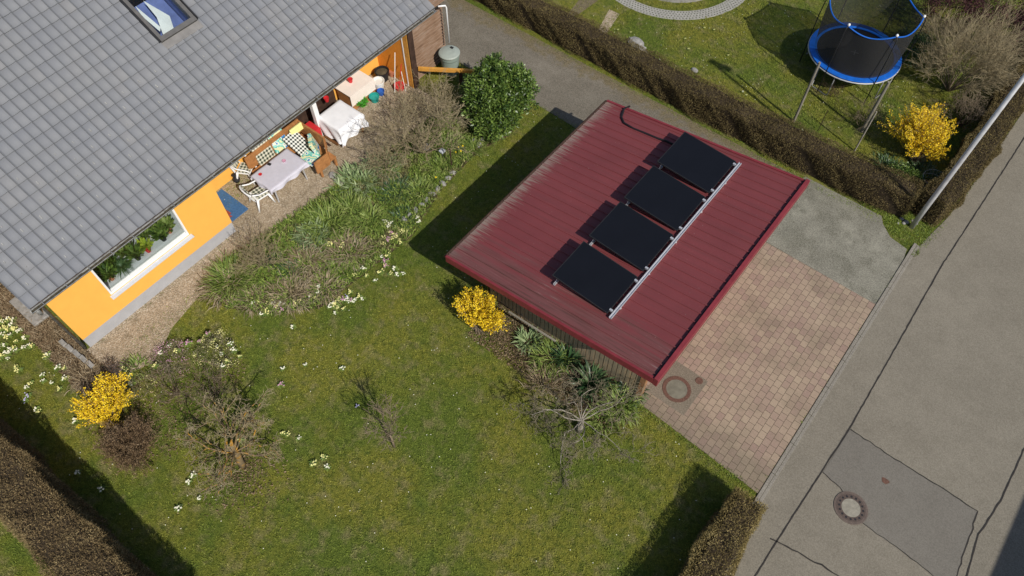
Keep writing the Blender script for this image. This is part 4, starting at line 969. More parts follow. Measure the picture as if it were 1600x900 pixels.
def rail(x, ya, yb, lab, w=.05, prof_=True):
    t = thing('mounting_rail', lab, 'rail', (x, ya, rz(x)))
    m = MB(); z = rz(x)+.03
    m.box((x-w/2, ya, z), (x-w/2+.015, yb, z+.055)); m.box((x+w/2-.015, ya, z), (x+w/2, yb, z+.055)); m.box((x-w/2+.0155, ya, z), (x+w/2-.0155, yb, z+.03)); m.obj('rail', M['alu'], t)
    for i in range(5):
        yy_ = ya+(yb-ya)*(i+.3)/5; MB().box((x-.05, yy_, rz(x)-.002), (x+.05, yy_+.05, z-.001)).obj('foot', M['galv'], t)
rail(rx, y0_, y1_, 'long aluminium rail along the lower front edges of the black solar panels', .075)
rail(XA+.08, rp(856, 440, .05)[1], rp(1030, 232, .05)[1], 'aluminium rail under the raised back edges of the black solar panels', .05)
cp = [rp(x_, y_, .03) for x_, y_ in ((984, 166), (975, 170), (971, 183), (975, 192), (990, 201), (1008, 208), (1027, 216), (1043, 221), (1052, 226))]
o = MB().tube(cp, .030, 8).obj('power_cable', M['cable'], None, cp[0], smooth=True); props(o, 'black cable looping from the far roof edge to the farthest solar panel', 'cable')

# ================================================================== MANHOLES
mc = g(1329, 794); mh = thing('manhole_cover', 'round cast-iron manhole cover with a ring of holes set in the road', 'manhole cover', mc)
MB().lathe(mc, [(.395, -.05), (.395, .028), (.34, .028)], 40).obj('outer_frame', simple('cast_iron_frame', (.15, .115, .095), .75, .25, 20), mh)
ring(mc, .222, .335, -.02, .032, 40).obj('ring', M['iron'], mh)
MB().lathe(mc, [(.220, -.02), (.220, .030)], 32).obj('concrete_centre', M['concretelid'], mh)
hb = MB()
for i in range(16): t = 2*pi*i/16; MB().lathe((mc[0]+.275*cos(t), mc[1]+.275*sin(t), .0325), [(.027, 0), (.027, .002)], 10).obj('vent_hole', M['black'], mh)
rg = MB()
for r0, r1 in ((.345, .352), (.366, .373)):
    rg2 = ring(mc, r0, r1, .02, .0295, 40); rg.add(rg2.v, rg2.f)
rg.obj('groove', M['iron'], mh)
m2 = g(1057, 609); m2 = np.array([m2[0], m2[1], 0])
sl_ = thing('inspection_slab', 'square concrete slab holding a rust-rimmed round cover at the garage corner', 'slab', (m2[0], m2[1], 0))
MB().box((m2[0]-.62, m2[1]-.52, 0), (m2[0]+.52, m2[1]+.70, .033)).obj('slab', asphalt('slab_concrete', (.19, .16, .12), .5, .2, (.1, .09, .06)), sl_)
cv2 = thing('inspection_cover', 'round cover with rusty rim and grey centre on the slab at the garage corner', 'manhole cover', m2)
ring(m2, .275, .37, 0, .045, 40).obj('rim', M['rust'], cv2)
MB().lathe(m2, [(.273, 0), (.273, .042), (.0, .046)], 32).obj('lid', simple('grey_green_lid', (.17, .16, .12), .85, .2, 8, bump=.2), cv2)
m3 = g(1092, 596); o = MB().lathe((m3[0], m3[1], .03), [(.10, 0), (.10, .014), (.08, .016), (0, .014)], 20).obj('small_cover', M['rust'], None); props(o, 'small rusty valve cover beside the rust-rimmed round cover', 'valve cover')
cb = MB()
for i in range(9):
    for j in range(2):
        a0 = m2[1]-.5+i*.125; cb.box((m2[0]-.76+j*.065-.06, a0, 0), (m2[0]-.705+j*.065-.06, a0+.105, .040))
cb.obj('cobbles', M['paver'], sl_)

# ================================================================== LAMP POST
lpb = np.array([.97, 17.88, 0]); lp = thing('lamp_post', 'tall galvanised street lamp post at the hedge corner', 'street lamp', lpb)
MB().tube([lpb, lpb+[0, 0, 1.2], lpb+[0, 0, 8.0]], [.075, .07, .05], 20, True).obj('pole', M['galv'], lp, smooth=True)
MB().bar(lpb+[-.05, 0, 8.0], lpb+[.85, 0, 8.1], .22, .10).obj('lamp_head', M['galv'], lp)
for i in range(6):
    p = g(1400+i*6+random.uniform(-3, 3), 345+random.uniform(-3, 7)); s_ = random.uniform(.04, .09)
    o = MB().lathe((0, 0, .0), [(s_, 0), (s_*1.05, s_*.4), (s_*.6, s_*.8), (0, s_*.9)], 7).obj('pale_stone', M['stone'], None); o.scale = (1, .8, 1); o.location = (p[0], p[1], 0)
    props(o, 'small pale stone at the lamp post', 'stone', 'stones at the lamp post')

# ================================================================== HEDGES
def hedge(name, path, width, height, mat, label, dens=2600, lump=.06, leaf=(.03, .07), core=True, twmat=None):
    """path: ground centre line; surface scattered twigs and leaves over a dense core"""
    path = np.array(path, float); t = thing(name, label, 'hedge', (*path[0], 0))
    seg = np.linalg.norm(np.diff(path, axis=0), axis=1); cum = np.r_[0, np.cumsum(seg)]; LT = cum[-1]
    def at_(s): return np.stack([np.interp(s, cum, path[:, 0]), np.interp(s, cum, path[:, 1])], -1)
    def tan_(s): d = at_(np.clip(s+.15, 0, LT))-at_(np.clip(s-.15, 0, LT)); return d/np.linalg.norm(d, axis=-1, keepdims=True)
    ph = rng.uniform(0, 6, 8)
    def lum(s, a): return 1.6*lump*(np.sin(s*2.3+ph[0]+a*2)+.7*np.sin(s*5.1+ph[1]+a*5)+.5*np.sin(s*9.7+ph[2]+a*9))/2
    n = int(dens*LT*(width+2*height))
    s = rng.random(n)*LT; u = rng.random(n)*(width+2*height)
    side = np.where(u < height, -1, np.where(u > height+width, 1, 0))
    across = np.where(side == 0, (u-height)-width/2, side*width/2.); z = np.where(side == -1, u, np.where(side == 1, u-height-width, height))
    rr = .10
    # rounded shoulders
    z = np.where(side == 0, height-np.maximum(0, np.abs(across)-(width/2-rr))**2/rr*.8, z)
    across = np.where(side != 0, across-np.sign(across)*np.maximum(0, z-(height-rr))**2/rr*.8, across)
    holes = .5+.5*np.sin(s*6.1+ph[3]+2*np.sin(u*5))*np.sin(u*7.7+ph[4]+2*np.sin(s*3.7)); dep = rng.exponential(.028, n)*(1+2.2*holes**3); top = side == 0
    z = z+np.where(top, lum(s, across)-dep, 0)+np.where(top, rng.exponential(.014, n), 0); across = across+np.where(~top, side*(lum(s, z*1.)-dep), 0)
    C = at_(s); T = tan_(s); N_ = np.stack([T[:, 1], -T[:, 0]], 1)
    P = np.c_[C+N_*across[:, None], z]
    out = np.c_[N_*np.where(top, across*.6, side)[:, None], np.where(top, 1., .35)]
    D = out+rng.normal(size=(n, 3))*.9
    # ends
    m = int(dens*width*height*2.2); uu = rng.uniform(-.5, .5, m)*width; zz = rng.random(m)*height; e_ = rng.random(m) < .5
    pe = np.where(e_[:, None], path[0], path[-1]); te = np.where(e_[:, None], -(path[1]-path[0])/seg[0], (path[-1]-path[-2])/seg[-1]); ne = np.stack([te[:, 1], -te[:, 0]], 1)
    Pe = np.c_[pe+ne*uu[:, None]+te*rng.normal(0, .03, (m, 1)), zz]; De = np.c_[te, np.full(m, .3)]+rng.normal(size=(m, 3))*.8
    P = np.r_[P, Pe]; D = np.r_[D, De]; P[:, 2] = np.maximum(P[:, 2], .02)
    q = projpx(P); k_ = (q[:, 0] > -200) & (q[:, 0] < 1800) & (q[:, 1] > -200) & (q[:, 1] < 1100); P = P[k_]; D = D[k_]; n = len(P)
    thin = rng.random(n) < .55
    leaves('foliage', P, D, rng.uniform(*leaf, n)*np.where(thin, 1.3, .8), np.where(thin, .008, rng.uniform(.014, .028, n)), mat, t)
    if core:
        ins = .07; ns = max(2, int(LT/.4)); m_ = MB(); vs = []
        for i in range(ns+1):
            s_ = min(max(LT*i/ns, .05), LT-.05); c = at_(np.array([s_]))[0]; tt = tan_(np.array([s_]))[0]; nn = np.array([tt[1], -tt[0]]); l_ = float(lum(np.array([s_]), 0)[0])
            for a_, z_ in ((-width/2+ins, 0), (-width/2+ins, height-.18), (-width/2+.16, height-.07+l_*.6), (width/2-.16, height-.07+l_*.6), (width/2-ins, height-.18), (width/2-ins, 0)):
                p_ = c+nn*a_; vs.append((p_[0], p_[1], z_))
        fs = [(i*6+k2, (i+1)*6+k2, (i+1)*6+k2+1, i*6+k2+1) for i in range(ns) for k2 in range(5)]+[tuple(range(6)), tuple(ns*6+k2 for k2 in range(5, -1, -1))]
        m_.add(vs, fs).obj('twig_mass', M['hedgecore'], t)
    return t
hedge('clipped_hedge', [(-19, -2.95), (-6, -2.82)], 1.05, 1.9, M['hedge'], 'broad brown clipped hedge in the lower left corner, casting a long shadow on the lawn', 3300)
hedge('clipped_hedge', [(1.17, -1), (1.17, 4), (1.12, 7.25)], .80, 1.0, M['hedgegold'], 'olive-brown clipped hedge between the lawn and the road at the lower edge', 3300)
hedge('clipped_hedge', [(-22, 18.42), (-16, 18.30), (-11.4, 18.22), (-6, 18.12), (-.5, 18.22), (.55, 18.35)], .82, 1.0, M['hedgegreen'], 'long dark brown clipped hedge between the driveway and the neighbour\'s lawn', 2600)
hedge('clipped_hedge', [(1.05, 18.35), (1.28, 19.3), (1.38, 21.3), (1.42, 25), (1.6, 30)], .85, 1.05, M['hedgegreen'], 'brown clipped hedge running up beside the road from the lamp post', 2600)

# ================================================================== SHRUB GENERATORS
def grow(base, n0, length, spread, levels, kids, r0, gravity=0., jitter=.35, upness=1.0, curve=.25, shrink=.68, dirs=None, seglen=3):
    """returns segment arrays (A,B,ra,rb,level)"""
    S = []
    def rec(p, d, L, r, lv):
        q = p; dd = d; r1 = r
        for i in range(seglen):
            dd = dd+rng.normal(size=3)*curve*.5+np.array([0, 0, -gravity*.3*(1 if lv else .3)]); dd = dd/np.linalg.norm(dd)
            e = q+dd*L/seglen; e[2] = max(e[2], .03); r2 = r1*(.86 if lv < levels else .7)
            S.append((q, e, r1, r2, lv)); 
            if lv < levels and (i > 0 or lv > 0):
                for _ in range(kids if i == seglen-1 else max(1, kids-1)):
                    nd = dd+rng.normal(size=3)*jitter*1.5; nd[2] += .15*upness; nd = nd/np.linalg.norm(nd)
                    rec(e, nd, L*shrink*rng.uniform(.7, 1.15), r2*.68, lv+1)
            q = e; r1 = r2
    for i in range(n0):
        a = 2*pi*(i+rng.random()*.6)/n0; sp = spread*rng.uniform(.35, 1.1)
        d = np.array([cos(a)*sp, sin(a)*sp, upness]) if dirs is None else np.array(dirs[i % len(dirs)], float)
        d = d/np.linalg.norm(d); rec(np.array(base, float)+np.array([cos(a)*.04, sin(a)*.04, 0]), d, length*rng.uniform(.8, 1.1), r0*rng.uniform(.7, 1.1), 0)
    A = np.array([s[0] for s in S]); B = np.array([s[1] for s in S]); ra = np.array([s[2] for s in S]); rb_ = np.array([s[3] for s in S]); lv = np.array([s[4] for s in S])
    return A, B, ra, rb_, lv
def bare_shrub(name, base, label, mat, n0=12, length=.7, spread=.8, levels=3, kids=2, r0=.014, cat='shrub', twig=None, minr=.0028, **kw):
    t = thing(name, label, cat, (base[0], base[1], 0)); A, B, ra, rb_, lv = grow(base, n0, length, spread, levels, kids, r0, **kw)
    ra = np.maximum(ra, minr); rb_ = np.maximum(rb_, minr*.8)
    k_ = lv <= 0; 
    sticks('stems', A[k_], B[k_], ra[k_], rb_[k_], mat, t, n=6); sticks('twigs', A[~k_], B[~k_], ra[~k_], rb_[~k_], twig or mat, t, n=3)
    return t, (A, B, lv)
def blossom(t, seg, n, spread, L, W, mat, name='blossom', minlv=1):
    A, B, lv = seg; k_ = np.where(lv >= minlv)[0]; i = rng.choice(k_, n); u = rng.random((n, 1)); P = A[i]+(B[i]-A[i])*u+rng.normal(size=(n, 3))*spread
    P[:, 2] = np.maximum(P[:, 2], .03); leaves(name, P, rng.normal(size=(n, 3))+[0, 0, .5], rng.uniform(L*.6, L*1.2, n), rng.uniform(W*.6, W*1.2, n), mat, t)
def gz0(px, py): p = g(px, py); return (p[0], p[1], 0.)

# forsythias
def ellipsoid_blooms(t, c, r, n, L, W, mat, lo=.45, name='blossom', ph=None):
    d = unit(rng.normal(size=(n, 3))); d[:, 2] = np.where(d[:, 2] < -.35, -d[:, 2], d[:, 2])
    az = np.arctan2(d[:, 1], d[:, 0]); wob = 1+.13*np.sin(az*3+(c[0]*7 % 6))+.09*np.sin(az*7+c[1]*5)+.10*np.sin(d[:, 2]*9+az*4)
    rad = (lo+(1-lo)*rng.random(n)**.5)*wob; P = np.array(c)+d*rad[:, None]*np.array(r); P[:, 2] = np.maximum(P[:, 2], .04)
    # clumps: snap towards random cluster centres so that gaps open between sprays
    K = P[rng.choice(n, max(12, n//26))]; j = rng.integers(0, len(K), n); near = K[j]
    mv = rng.random(n) < .72; P[mv] = near[mv]+rng.normal(size=(mv.sum(), 3))*np.array([.045, .045, .06])
    P[:, 2] = np.maximum(P[:, 2], .04)
    leaves(name, P, unit(P-np.array(c))*.6+rng.normal(size=(n, 3))*.8+[0, 0, .3], rng.uniform(L*.6, L*1.3, n), rng.uniform(W*.6, W*1.3, n), mat, t)
    return P
def sprays(t, base, c, r, K, per, L, W, mat, name='blossom', twig=None, inner=.35, curl=.12, up=.2):
    d = unit(rng.normal(size=(K, 3))); d[:, 2] = np.where(d[:, 2] < -.3, -d[:, 2], d[:, 2])
    az = np.arctan2(d[:, 1], d[:, 0]); wob = 1+.16*np.sin(az*3+c[0]*7)+.12*np.sin(az*5+c[1]*5+d[:, 2]*4)
    tip = np.array(c)+d*np.array(r)*(wob*rng.uniform(.62, 1.14, K))[:, None]; tip[:, 2] = np.maximum(tip[:, 2], .06)
    b0 = np.array(base)+rng.normal(0, .06, (K, 3))*[1, 1, 0]; b0[:, 2] = .02
    mid = (b0+tip)/2+rng.normal(0, curl, (K, 3))+np.array([0, 0, up])
    f = lambda u: b0[:, None]*(1-u)**2+2*mid[:, None]*u*(1-u)+tip[:, None]*u**2
    if twig:
        us = np.linspace(0, 1, 7)[None, :, None]; Q = f(us); A = Q[:, :-1].reshape(-1, 3); B = Q[:, 1:].reshape(-1, 3); A[:, 2] = np.maximum(A[:, 2], .01)
        rr = np.tile(np.linspace(.009, .0035, 6), K); sticks('stems', A, B, rr, rr*.85, twig, t, n=4)
    u = inner+(1-inner)*rng.random((K, per, 1))**.8; P = f(u).reshape(-1, 3)+rng.normal(0, .022, (K*per, 3)); P[:, 2] = np.maximum(P[:, 2], .03); n = len(P)
    T = np.repeat(unit(tip-mid), per, 0)
    leaves(name, P, T*.7+rng.normal(size=(n, 3))*.8+[0, 0, .2], rng.uniform(L*.6, L*1.3, n), rng.uniform(W*.6, W*1.3, n), mat, t)
def forsythia(px, py, base, c, r, n, label):
    t = thing('flowering_shrub', label, 'shrub', base)
    K = n//45; sprays(t, base, c, r, K, 64, .046, .028, M['yellow'], twig=M['bark'])
forsythia(0, 0, (-6.85, 7.15, 0), (-6.88, 7.30, .78), (.80, .42, .62), 9500, 'yellow flowering shrub against the garden corner of the garage')
forsythia(0, 0, (-12.4, -.75, 0), (-12.42, -.38, .75), (.58, .68, .62), 8500, 'yellow flowering shrub beside the left end of the house, above the round brown bush')
forsythia(0, 0, (-.05, 20.5, 0), (-.33, 20.75, .85), (.95, .85, .82), 15000, "yellow flowering shrub in the neighbour's garden beside the trampoline")
# laurel
lb = (-11.3, 13.35, 0)
t, seg = bare_shrub('evergreen_bush', (-11.35, 13.3, 0), 'dense glossy dark green evergreen bush at the edge of the driveway', M['barkdark'], 10, .8, .6, 2, 2, .02, cat='bush')
for cx, cy, cz, rx, ry, rz_, n in ((-11.0, 14.05, 1.45, .5, .5, .5, 2500), (-11.9, 13.95, 1.3, .5, .5, .6, 2600), (-11.45, 13.35, .95, .85, .75, .95, 6500), (-11.05, 13.75, 1.1, .65, .6, .75, 4000), (-12.0, 13.6, .8, .5, .55, .75, 3000), (-11.2, 13.0, .6, .65, .5, .6, 3000), (-11.55, 13.85, 1.35, .5, .5, .55, 2500)):
    ellipsoid_blooms(t, (cx, cy, cz), (rx*1.1, ry*1.1, rz_*1.08), int(n*1.15), .12, .046, M['laurel'], .55, 'leaves')
# big tan bare shrub
t, seg = bare_shrub('bare_shrub', (-12.45, 11.0, 0), 'large leafless tan shrub with dense arching twigs, taller than the flower bed around it', M['bark'], 15, 1.0, 1.0, 4, 2, .024, twig=M['barktan'], jitter=.36, gravity=.03, shrink=.66, minr=.0048)
t, seg = bare_shrub('bare_shrub', (-13.05, 12.5, 0), 'leafless tan shrub growing next to the low wooden rail', M['bark'], 16, .75, .8, 3, 2, .016, twig=M['barktan'], jitter=.42, shrink=.66, minr=.005)
t, seg = bare_shrub('bare_shrub', (-12.9, 9.7, 0), 'low leafless shrub spreading over the gravel in front of the white cover', M['bark'], 14, .62, 1.2, 3, 2, .012, twig=M['barktan'], jitter=.45, shrink=.68, minr=.005)
t, seg = bare_shrub('bare_shrub', gz0(412, 415), 'feathery leafless brown shrub by the blue mat', M['bark'], 22, .55, .7, 3, 2, .010, twig=M['barktan'], jitter=.35, shrink=.66, minr=.0045)
# round brown bush
t = thing('brown_bush', 'round dense red-brown bush on the left of the lawn', 'bush', (-11.25, -.8, 0))
sprays(t, (-11.25, -.8, 0), (-11.28, -.74, .42), (.72, .68, .62), 520, 52, .055, .010, M['brownleaf'], 'twigs', twig=M['barkdark'], inner=.3, up=.1)
# gnarled lichen tree: leans to the upper left
tb_ = gz0(380, 728)
t = thing('gnarled_tree', 'old gnarled leafless fruit tree covered in orange lichen', 'tree', tb_)
def tree_segments(base, trunk_pts, r0, n_branch, length, levels, kids, bias=(0, 0, .2), spread=1.0, jitter=.42, curve=.4, shrink=.66, r_br=.5, lat=.45, seglen=3):
    base = np.array(base); tp = [base+np.array(p) for p in trunk_pts]; rs = np.linspace(r0, r0*.75, len(tp))
    dirs = []
    top = tp[-1]
    for i in range(n_branch):
        a = 2*pi*(i+rng.random()*.5)/n_branch; dirs.append((cos(a)*spread+bias[0], sin(a)*spread+bias[1], lat*rng.uniform(.5, 1.6)+bias[2]))
    A, B, ra, rb_, lv = grow(top, n_branch, length, spread, levels, kids, r0*r_br, jitter=jitter, curve=curve, shrink=shrink, dirs=dirs, upness=.5, seglen=seglen)
    return tp, list(rs), A, B, ra, rb_, lv
tp, rs, A, B, ra, rb_, lv = tree_segments(tb_, [(0, 0, 0), (-.03, .02, .25), (-.06, .08, .5), (-.05, .05, .75)], .095, 11, 1.05, 3, 2, (-.42, .1, .22), 1.0, curve=.5, jitter=.5, shrink=.48, r_br=.34, seglen=5)
MB().tube(tp, rs, 10).obj('trunk', M['lichen'], t, smooth=True); k_ = lv <= 1
sticks('branches', A[k_], B[k_], np.maximum(ra[k_], .012), np.maximum(rb_[k_], .011), M['lichen'], t, n=5); sticks('twigs', A[~k_], B[~k_], np.maximum(ra[~k_], .0045), .0038, M['barktan'], t, n=3)
# fruit tree by garage with pale pruned branches
fb = gz0(905, 672)
t = thing('pruned_fruit_tree', 'leafless low fruit tree with pale spreading branches in front of the wood-clad garage wall', 'tree', fb)
tp, rs, A, B, ra, rb_, lv = tree_segments(fb, [(0, 0, 0), (.0, .02, .25), (-.02, .04, .55)], .095, 11, 1.15, 3, 2, (-.30, .15, .0), 1.05, jitter=.6, curve=.6, lat=.33, shrink=.5, seglen=5)
MB().tube(tp, rs, 10).obj('trunk', M['barkpale'], t, smooth=True); k_ = lv <= 0
sticks('branches', A[k_], B[k_], np.maximum(ra[k_]*.42, .009), np.maximum(rb_[k_]*.42, .008), M['barkpale'], t, n=6); sticks('twigs', A[~k_], B[~k_], np.maximum(ra[~k_]*.4, .0048), .0036, M['twigpale'], t, n=3)
# small young tree
yb_ = gz0(616, 698)
t = thing('young_tree', 'small leafless young tree alone in the middle of the lawn', 'tree', yb_)
tp, rs, A, B, ra, rb_, lv = tree_segments(yb_, [(0, 0, 0), (-.02, .02, .35), (-.03, .03, .8)], .035, 9, .50, 3, 2, (0, 0, .9), .62, jitter=.3, lat=.8, curve=.22, r_br=.30)
MB().tube(tp, rs, 8).obj('trunk', M['bark'], t, smooth=True); sticks('branches', A, B, np.maximum(ra*.8, .0045), np.maximum(rb_*.8, .0036), M['bark'], t, n=4)
# heath bed behind gnarled tree
def mound(name, c, r, label, mat, n, L=.04, W=.012, flowers=None, nf=0, cat='shrub'):
    t = thing(name, label, cat, (c[0], c[1], 0)); ellipsoid_blooms(t, (c[0], c[1], r[2]*.25), r, n, L, W, mat, .5, 'leaves')
    if flowers: ellipsoid_blooms(t, (c[0], c[1], r[2]*.35), (r[0]*1.02, r[1]*1.02, r[2]*1.05), nf, .028, .024, flowers, .85, 'flowers'); [props(ch, kind='stuff') for ch in COL.objects if ch.parent == t and ch.name.startswith('flowers')]
    return t
mound('heath_mound', gz0(270, 562), (.52, .45, .30), 'low heath mound with faded pink flowers behind the old gnarled tree', M['heath'], 3200, flowers=M['petalpink'], nf=420)
mound('heath_mound', gz0(340, 553), (.60, .50, .32), 'low heath mound with pale flowers nearest the open lawn', M['heath'], 3200, flowers=M['petalyellow'], nf=560)
mound('heath_mound', gz0(222, 606), (.42, .42, .26), 'small brown mound between the yellow shrub and the heath', M['heath'], 1200, flowers=M['petalyellow'], nf=60)
bare_shrub('bare_shrub', gz0(278, 615), 'leafless brown shrub between the heath and the old gnarled tree', M['barkdark'], 9, .42, .9, 3, 2, .010, jitter=.4, twig=M['bark'])
bare_shrub('bare_shrub', gz0(340, 615), 'leafless dark shrub behind the branches of the old gnarled tree', M['barkdark'], 10, .4, .8, 3, 2, .010, jitter=.4, twig=M['bark'])

# strap-leaved clumps
def clump(px, py, n, L, W, droop, mat, label, name='leafy_clump', r=.18, flat=.9, cat='plant', world=None):
    c = np.array(world) if world is not None else np.array(gz0(px, py)); t = thing(name, label, cat, c)
    az = rng.uniform(0, 2*pi, n); rr = rng.random(n)**.5*r*1.4; P = c+np.stack([np.cos(az)*rr, np.sin(az)*rr, np.full(n, .03)], 1)
    D = np.stack([np.cos(az), np.sin(az), rng.uniform(.5, 2.4, n)*flat], 1)+rng.normal(size=(n, 3))*.45
    P[:, :2] += rng.normal(0, r*.35, (n, 2))
    strip_blades('leaves', P, D, rng.uniform(L*.6, L*1.15, n), rng.uniform(W*1.0, W*1.7, n), droop, mat, t); return t
CL = [  # px, py, n, L, W, droop, mat, r, label
 (362, 438, 520, .62, .020, .30, 'straplight', .26, 'big fountain of green strap leaves beside the gravel, nearest the yellow wall'),
 (348, 452, 220, .45, .018, .35, 'deadgrass', .30, 'fringe of straw-coloured leaves under the big green fountain clump'),
 (512, 350, 420, .50, .022, .32, 'straplight', .32, 'wide clump of green strap leaves at the terrace side of the bed'),
 (548, 330, 320, .45, .022, .32, 'straplight', .25, 'green strap-leaved clump in the middle of the bed'),
 (490, 372, 260, .36, .030, .32, 'sage', .25, 'rounded clump of broad green leaves above the dead grass'),
 (560, 285, 420, .34, .034, .25, 'sage', .38, 'grey-green leafy mound beside the gravel terrace'),
 (600, 262, 220, .34, .030, .25, 'sage', .30, 'grey-green leafy mound under the tan shrub, toward the terrace'),
 (575, 345, 260, .38, .026, .3, 'straplight', .25, 'green clump between the grey-green mound and the white flowers'),
 (622, 300, 260, .34, .020, .3, 'strapdark', .30, 'dark green clump in the shade of the tan shrub'),
 (655, 300, 240, .34, .020, .3, 'straplight', .25, 'green clump near the dark edging stones'),
 (630, 345, 160, .25, .018, .3, 'strapdark', .25, 'low dark clump behind the white primroses'),
 (705, 232, 260, .42, .016, .25, 'straplight', .28, 'narrow-leaved daffodil clump at the driveway end of the bed'),
 (738, 235, 160, .34, .014, .25, 'straplight', .18, 'small narrow-leaved clump at the foot of the dark evergreen bush'),
 (690, 262, 180, .34, .018, .3, 'straplight', .22, 'light green clump with a grey lantern beside it'),
 (480, 410, 420, .40, .012, .5, 'deadgrass', .30, 'tangle of dead straw in the middle of the bed'),
 (545, 395, 420, .42, .012, .5, 'deadgrass', .32, 'tangle of dead straw toward the garage side of the bed'),
 (455, 462, 420, .40, .012, .5, 'deadgrass', .32, 'tangle of dead straw at the lawn edge of the bed'),
 (505, 452, 300, .38, .012, .5, 'deadgrass', .28, 'pinkish dead straw near the primroses at the lawn edge'),
 (398, 470, 240, .30, .012, .5, 'deadgrass', .26, 'low dead straw beside the big fountain clump'),
 (455, 425, 160, .22, .026, .3, 'strapdark', .16, 'small dark green leafy plant among the dead straw'),
 (430, 410, 120, .2, .024, .3, 'strapdark', .14, 'small bright leafy plant near the feathery shrub'),
 (535, 425, 160, .26, .018, .35, 'straplight', .18, 'green tuft between the two straw tangles'),
 (435, 478, 110, .2, .020, .35, 'straplight', .14, 'small green tuft at the lawn edge below the fountain clump'),
 (922, 600, 150, .58, .045, .22, 'strapdark', .10, 'dark green yucca with long pointed leaves by the wood-clad wall'),
 (885, 560, 90, .48, .035, .22, 'strapdark', .10, 'smaller dark yucca close to the middle of the wood-clad wall'),
 (826, 535, 130, .34, .030, .25, 'sage', .16, 'bluish spurge clump at the left end of the wood-clad wall'),
 (860, 560, 260, .42, .016, .35, 'straplight', .25, 'grassy clump beside the bluish spurge'),
 (965, 632, 280, .38, .022, .35, 'straplight', .25, 'light green strap-leaved clump near the paving corner'),
 (940, 655, 160, .3, .018, .35, 'straplight', .2, 'low green clump under the pale branches of the pruned tree'),
 (850, 600, 200, .34, .010, .4, 'deadgrass', .28, 'dry grass tuft in front of the bluish spurge'),
 (985, 610, 120, .34, .03, .3, 'strapdark', .15, 'dark leafy clump at the garage corner post'),
 (135, 590, 160, .25, .014, .4, 'deadgrass', .25, 'dry tuft at the corner of the house'),
 (215, 575, 120, .22, .016, .35, 'straplight', .2, 'green tuft on the gravel near the corner of the house'),
 (1440, 275, 260, .3, .018, .4, 'strapdark', .35, 'dark ground plants under the neighbour\'s yellow shrub'),
 (1385, 262, 200, .25, .02, .4, 'strapdark', .30, 'dark leafy plants left of the neighbour\'s yellow shrub'),
]
for px, py, n, L, W, dr, mt, r, lab in CL: clump(px, py, int(n*1.15), L, W, dr, M[mt], lab, r=r)
# ground cover in the bed (nobody could count it)
pb = scatter(80000, -14.2, -10.2, 3.2, 14.6, (), bed); n = len(pb); az = rng.uniform(0, 2*pi, n)
o = leaves('bed_ground_cover', pb+[0, 0, .02], np.stack([np.cos(az), np.sin(az), rng.uniform(.3, 2, n)], 1), rng.uniform(.06, .22, n), rng.uniform(.012, .035, n), M['bedgreen']); props(o, kind='stuff', label='low green leaves filling the flower bed', cat='ground cover')
pb = scatter(5000, -24, -13.2, -.95, .1, (), dry_p); n = len(pb); az = rng.uniform(0, 2*pi, n)
o = strip_blades('dry_strip_stalks', pb, np.stack([np.cos(az), np.sin(az), rng.uniform(.3, 2, n)], 1), rng.uniform(.08, .28, n), .012, .4, M['deadgrass']); props(o, kind='stuff', label='dry stalks covering the strip beside the gable wall', cat='dry plants')

# primroses: every clump a thing
PR = [(601,348,'w'),(612,352,'w'),(606,357,'w'),(653,343,'w'),(655,350,'w'),(612,367,'p'),(620,370,'p'),(627,365,'y'),(616,376,'y'),(600,385,'y'),(625,377,'y'),(607,379,'p'),(597,404,'w'),(602,411,'p'),(604,418,'p'),(618,421,'w'),(622,430,'w'),(570,423,'w'),(573,433,'y'),(586,440,'w'),(555,430,'y'),
 (494,468,'y'),(524,477,'y'),(530,470,'y'),(516,482,'w'),(543,466,'l'),(538,471,'p'),(497,460,'w'),(466,474,'y'),(436,481,'y'),(442,486,'p'),(445,478,'w'),(419,484,'y'),(422,477,'y'),(417,492,'y'),(396,476,'w'),(567,468,'w'),(459,512,'w'),(499,452,'w'),(515,386,'y'),(527,383,'y'),(535,388,'y'),(478,572,'w'),(443,578,'w'),(440,603,'p'),(535,577,'w'),(559,637,'l'),(520,385,'y'),
 (444,678,'y'),(450,680,'y'),(467,687,'w'),(490,725,'y'),(513,732,'w'),(508,716,'y'),(378,690,'y'),(545,470,'w'),(525,490,'w'),(556,470,'w'),
 (16,500,'w'),(8,505,'y'),(22,508,'w'),(14,518,'y'),(5,525,'w'),(30,520,'w'),(38,528,'y'),(10,540,'w'),(24,545,'y'),(40,545,'w'),(16,555,'w'),(6,558,'y'),(46,620,'l'),(83,600,'w'),(75,560,'y'),(92,577,'w'),(27,575,'y'),(68,588,'w'),(107,592,'y'),(45,607,'w'),(60,640,'w'),
 (258,560,'w'),(270,548,'w'),(300,545,'p'),(318,542,'p'),(345,550,'w'),(352,560,'w'),(365,545,'w'),(372,556,'w'),(360,572,'y'),(354,580,'w'),(380,565,'y'),(330,530,'p'),(250,580,'y'),(205,590,'y'),(198,580,'y'),(208,600,'w'),(284,556,'y'),(338,540,'y'),(120,660,'w'),(125,740,'w'),(160,765,'w'),(297,755,'w'),(303,745,'w'),(313,780,'w'),(280,795,'w'),(1105,590,'w')]
rq = random.Random(5); ex = []
for (a_, b_, k_) in PR:
    reps = 2 if (a_ < 60 and b_ < 570) else 1 if (390 < a_ < 660 and 455 < b_ < 495) or (590 < a_ < 640 and b_ < 440) or a_ < 115 else 0
    for _ in range(reps): ex.append((a_+rq.uniform(-13, 13), b_+rq.uniform(-8, 10), rq.choice('yyw'+k_)))
PR = [p for p in PR+ex if p[0] < 1100]
